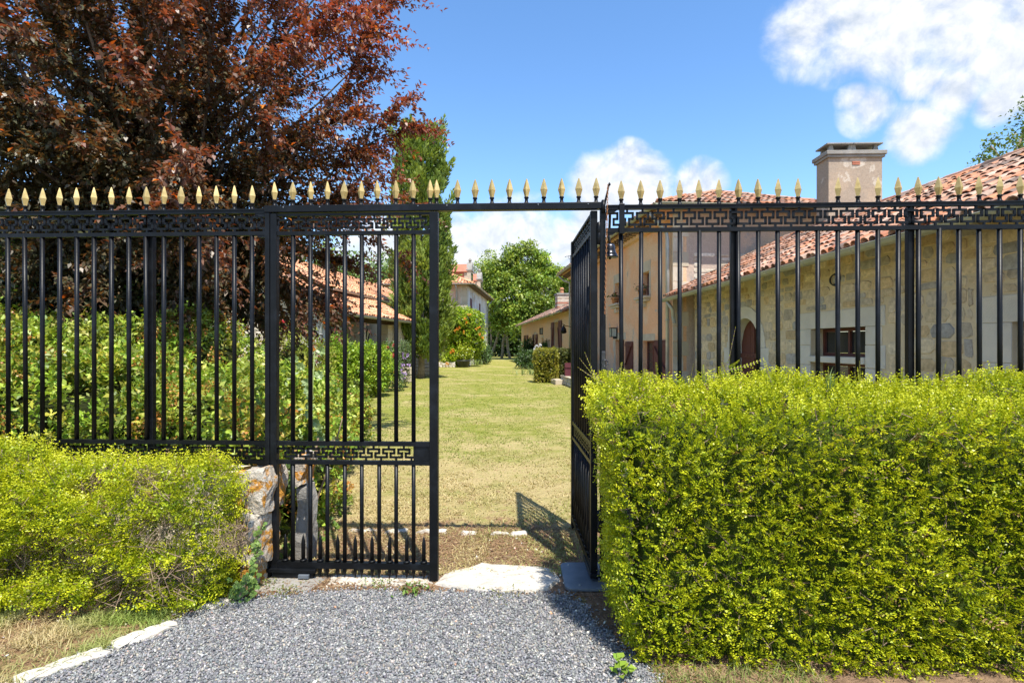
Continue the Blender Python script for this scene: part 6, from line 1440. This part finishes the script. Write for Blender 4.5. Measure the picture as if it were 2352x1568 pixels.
def verge():
    n = 60000; P = np.stack([rng.uniform(-4.0, -1.65, n), rng.uniform(2.0, 3.45, n), np.full(n, .004)], 1)
    k = ~inpoly(P+rng.normal(size=P.shape)*.03, gravel_poly); k &= (vnoise(P, 5, 91)+np.clip((P[:, 1]-2.95)/.3, 0, 1)*.25 < .72) | (rng.random(n) < .15)
    P = P[k]; n = len(P); g_ = np.clip((vnoise(P, 4, 92)-.32)/.35, 0, 1)[:, None]
    c = pick([(.24, .33, .07), (.31, .38, .09)], n)*(1-g_)+pick([(.52, .42, .22), (.60, .49, .28), (.44, .34, .17)], n)*g_
    blades(P, .03+.05*rng.random(n)**2, np.full(n, .0042), 1.6, c, GRASS, None, 'verge_grass', 1.)
    tag(bpy.data.objects['verge_grass'], 'mixed green and straw-dry grass on the verge left of the gravel', 'grass', kind='stuff')
    n = 9000; P = np.stack([rng.uniform(.55, 3.8, n), rng.uniform(2.0, 2.75, n), np.full(n, .006)], 1); k = (P[:, 1] < 2.62) & (vnoise(P, 4, 93) < .62) & ~inpoly(P, gravel_poly)
    P = P[k]; n = len(P); blades(P, .04+.06*rng.random(n)**2, np.full(n, .0042), 1.4, pick([(.18, .25, .05), (.38, .30, .15), (.24, .28, .08)], n), GRASS, None, 'hedge_foot_grass', 1.)
    tag(bpy.data.objects['hedge_foot_grass'], 'thin grass at the foot of the right hedge', 'grass', kind='stuff')
verge()
for i, (x, y, k) in enumerate(((55, 1345, 26), (330, 1352, 24), (400, 1385, 26), (245, 1348, 18), (450, 1392, 16), (10, 1350, 18), (520, 1375, 10))):
    lab = ['at the far left end of the shaggy hedge', 'in the middle of the shaggy hedge', 'just left of the hedge corner', 'under the bare patch of the shaggy hedge', 'right under the hedge corner near the pier', 'at the very left edge below the shaggy hedge', 'between the pier and the hedge corner'][i]
    tuft('grass_tuft', tuple(gnd(x, y)), .05, k, .17, .0055, [(.18, .30, .10), (.24, .34, .14), (.30, .34, .16)], 'tall green grass tuft '+lab, 'grass', .9, .6, 'tall grass tufts along the shaggy hedge')
# straw, leaf litter, scattered stones
def litter():
    n = 15000; P = np.concatenate([np.stack([rng.uniform(-1.7, .45, n), rng.uniform(3.38, 4.7, n), np.full(n, .012)], 1), np.stack([rng.uniform(-3.6, -1.6, 2600), rng.uniform(2.3, 3.45, 2600), np.full(2600, .012)], 1), np.stack([rng.uniform(.4, .9, 1200), rng.uniform(2.3, 3.4, 1200), np.full(1200, .014)], 1)])
    k = ~((P[:, 0] > -.5) & (P[:, 0] < .34) & (P[:, 1] > 3.42) & (P[:, 1] < 3.86)) & ((P[:, 1] > 3.46) | ~inpoly(P, GP+[(.8, 1.9), (-2.8, 1.9)])) | (rng.random(len(P)) < .012)
    k &= ~((P[:, 0] > .32) & (P[:, 1] > 3.44) & (P[:, 1] < 3.9) & (P[:, 0] < .82)); P = P[k]; n = len(P)
    th = rng.random((n, 1))*2*PI; d = np.concatenate([np.cos(th), np.sin(th), rng.normal(size=(n, 1))*.15], 1); L = np.where(rng.random(n) < .75, rng.uniform(.02, .07, n), rng.uniform(.012, .03, n)); W = np.where(L > .03, .0032, .008)
    v, c = leaves(P, d, np.array([0, 0, 1.])+rng.normal(size=(n, 3))*.3, L, W, pick([(.40, .28, .15), (.34, .20, .11), (.26, .14, .08), (.46, .35, .20), (.20, .12, .07)], n, .15), .1)
    tag(npmesh('leaf_litter', v, quads(n), GRASS, c, None, kind='stuff'), 'dry straw and brown leaf litter scattered around the gateway', 'litter')
    n = 130; P = np.concatenate([np.stack([rng.uniform(-1.5, .4, n), rng.uniform(3.4, 4.6, n), np.full(n, .006)], 1), np.stack([rng.uniform(-2.8, .7, 90), rng.uniform(2.2, 3.3, 90), np.full(90, .016)], 1), np.stack([rng.uniform(-3.4, -1.8, 40), rng.uniform(2.6, 3.3, 40), np.full(40, .006)], 1)])
    pebbles('loose_stones', P, .011, [(.62, .58, .50), (.55, .48, .38), (.66, .64, .60), (.50, .28, .18)], 'pale limestone chips scattered on the gravel and bare earth', 'stones')
litter()
print('objects', len(bpy.data.objects), 'tris', sum(sum(len(p.vertices)-2 for p in m.polygons) if len(m.polygons)<5000 else len(m.loops)-2*len(m.polygons) for m in bpy.data.meshes))
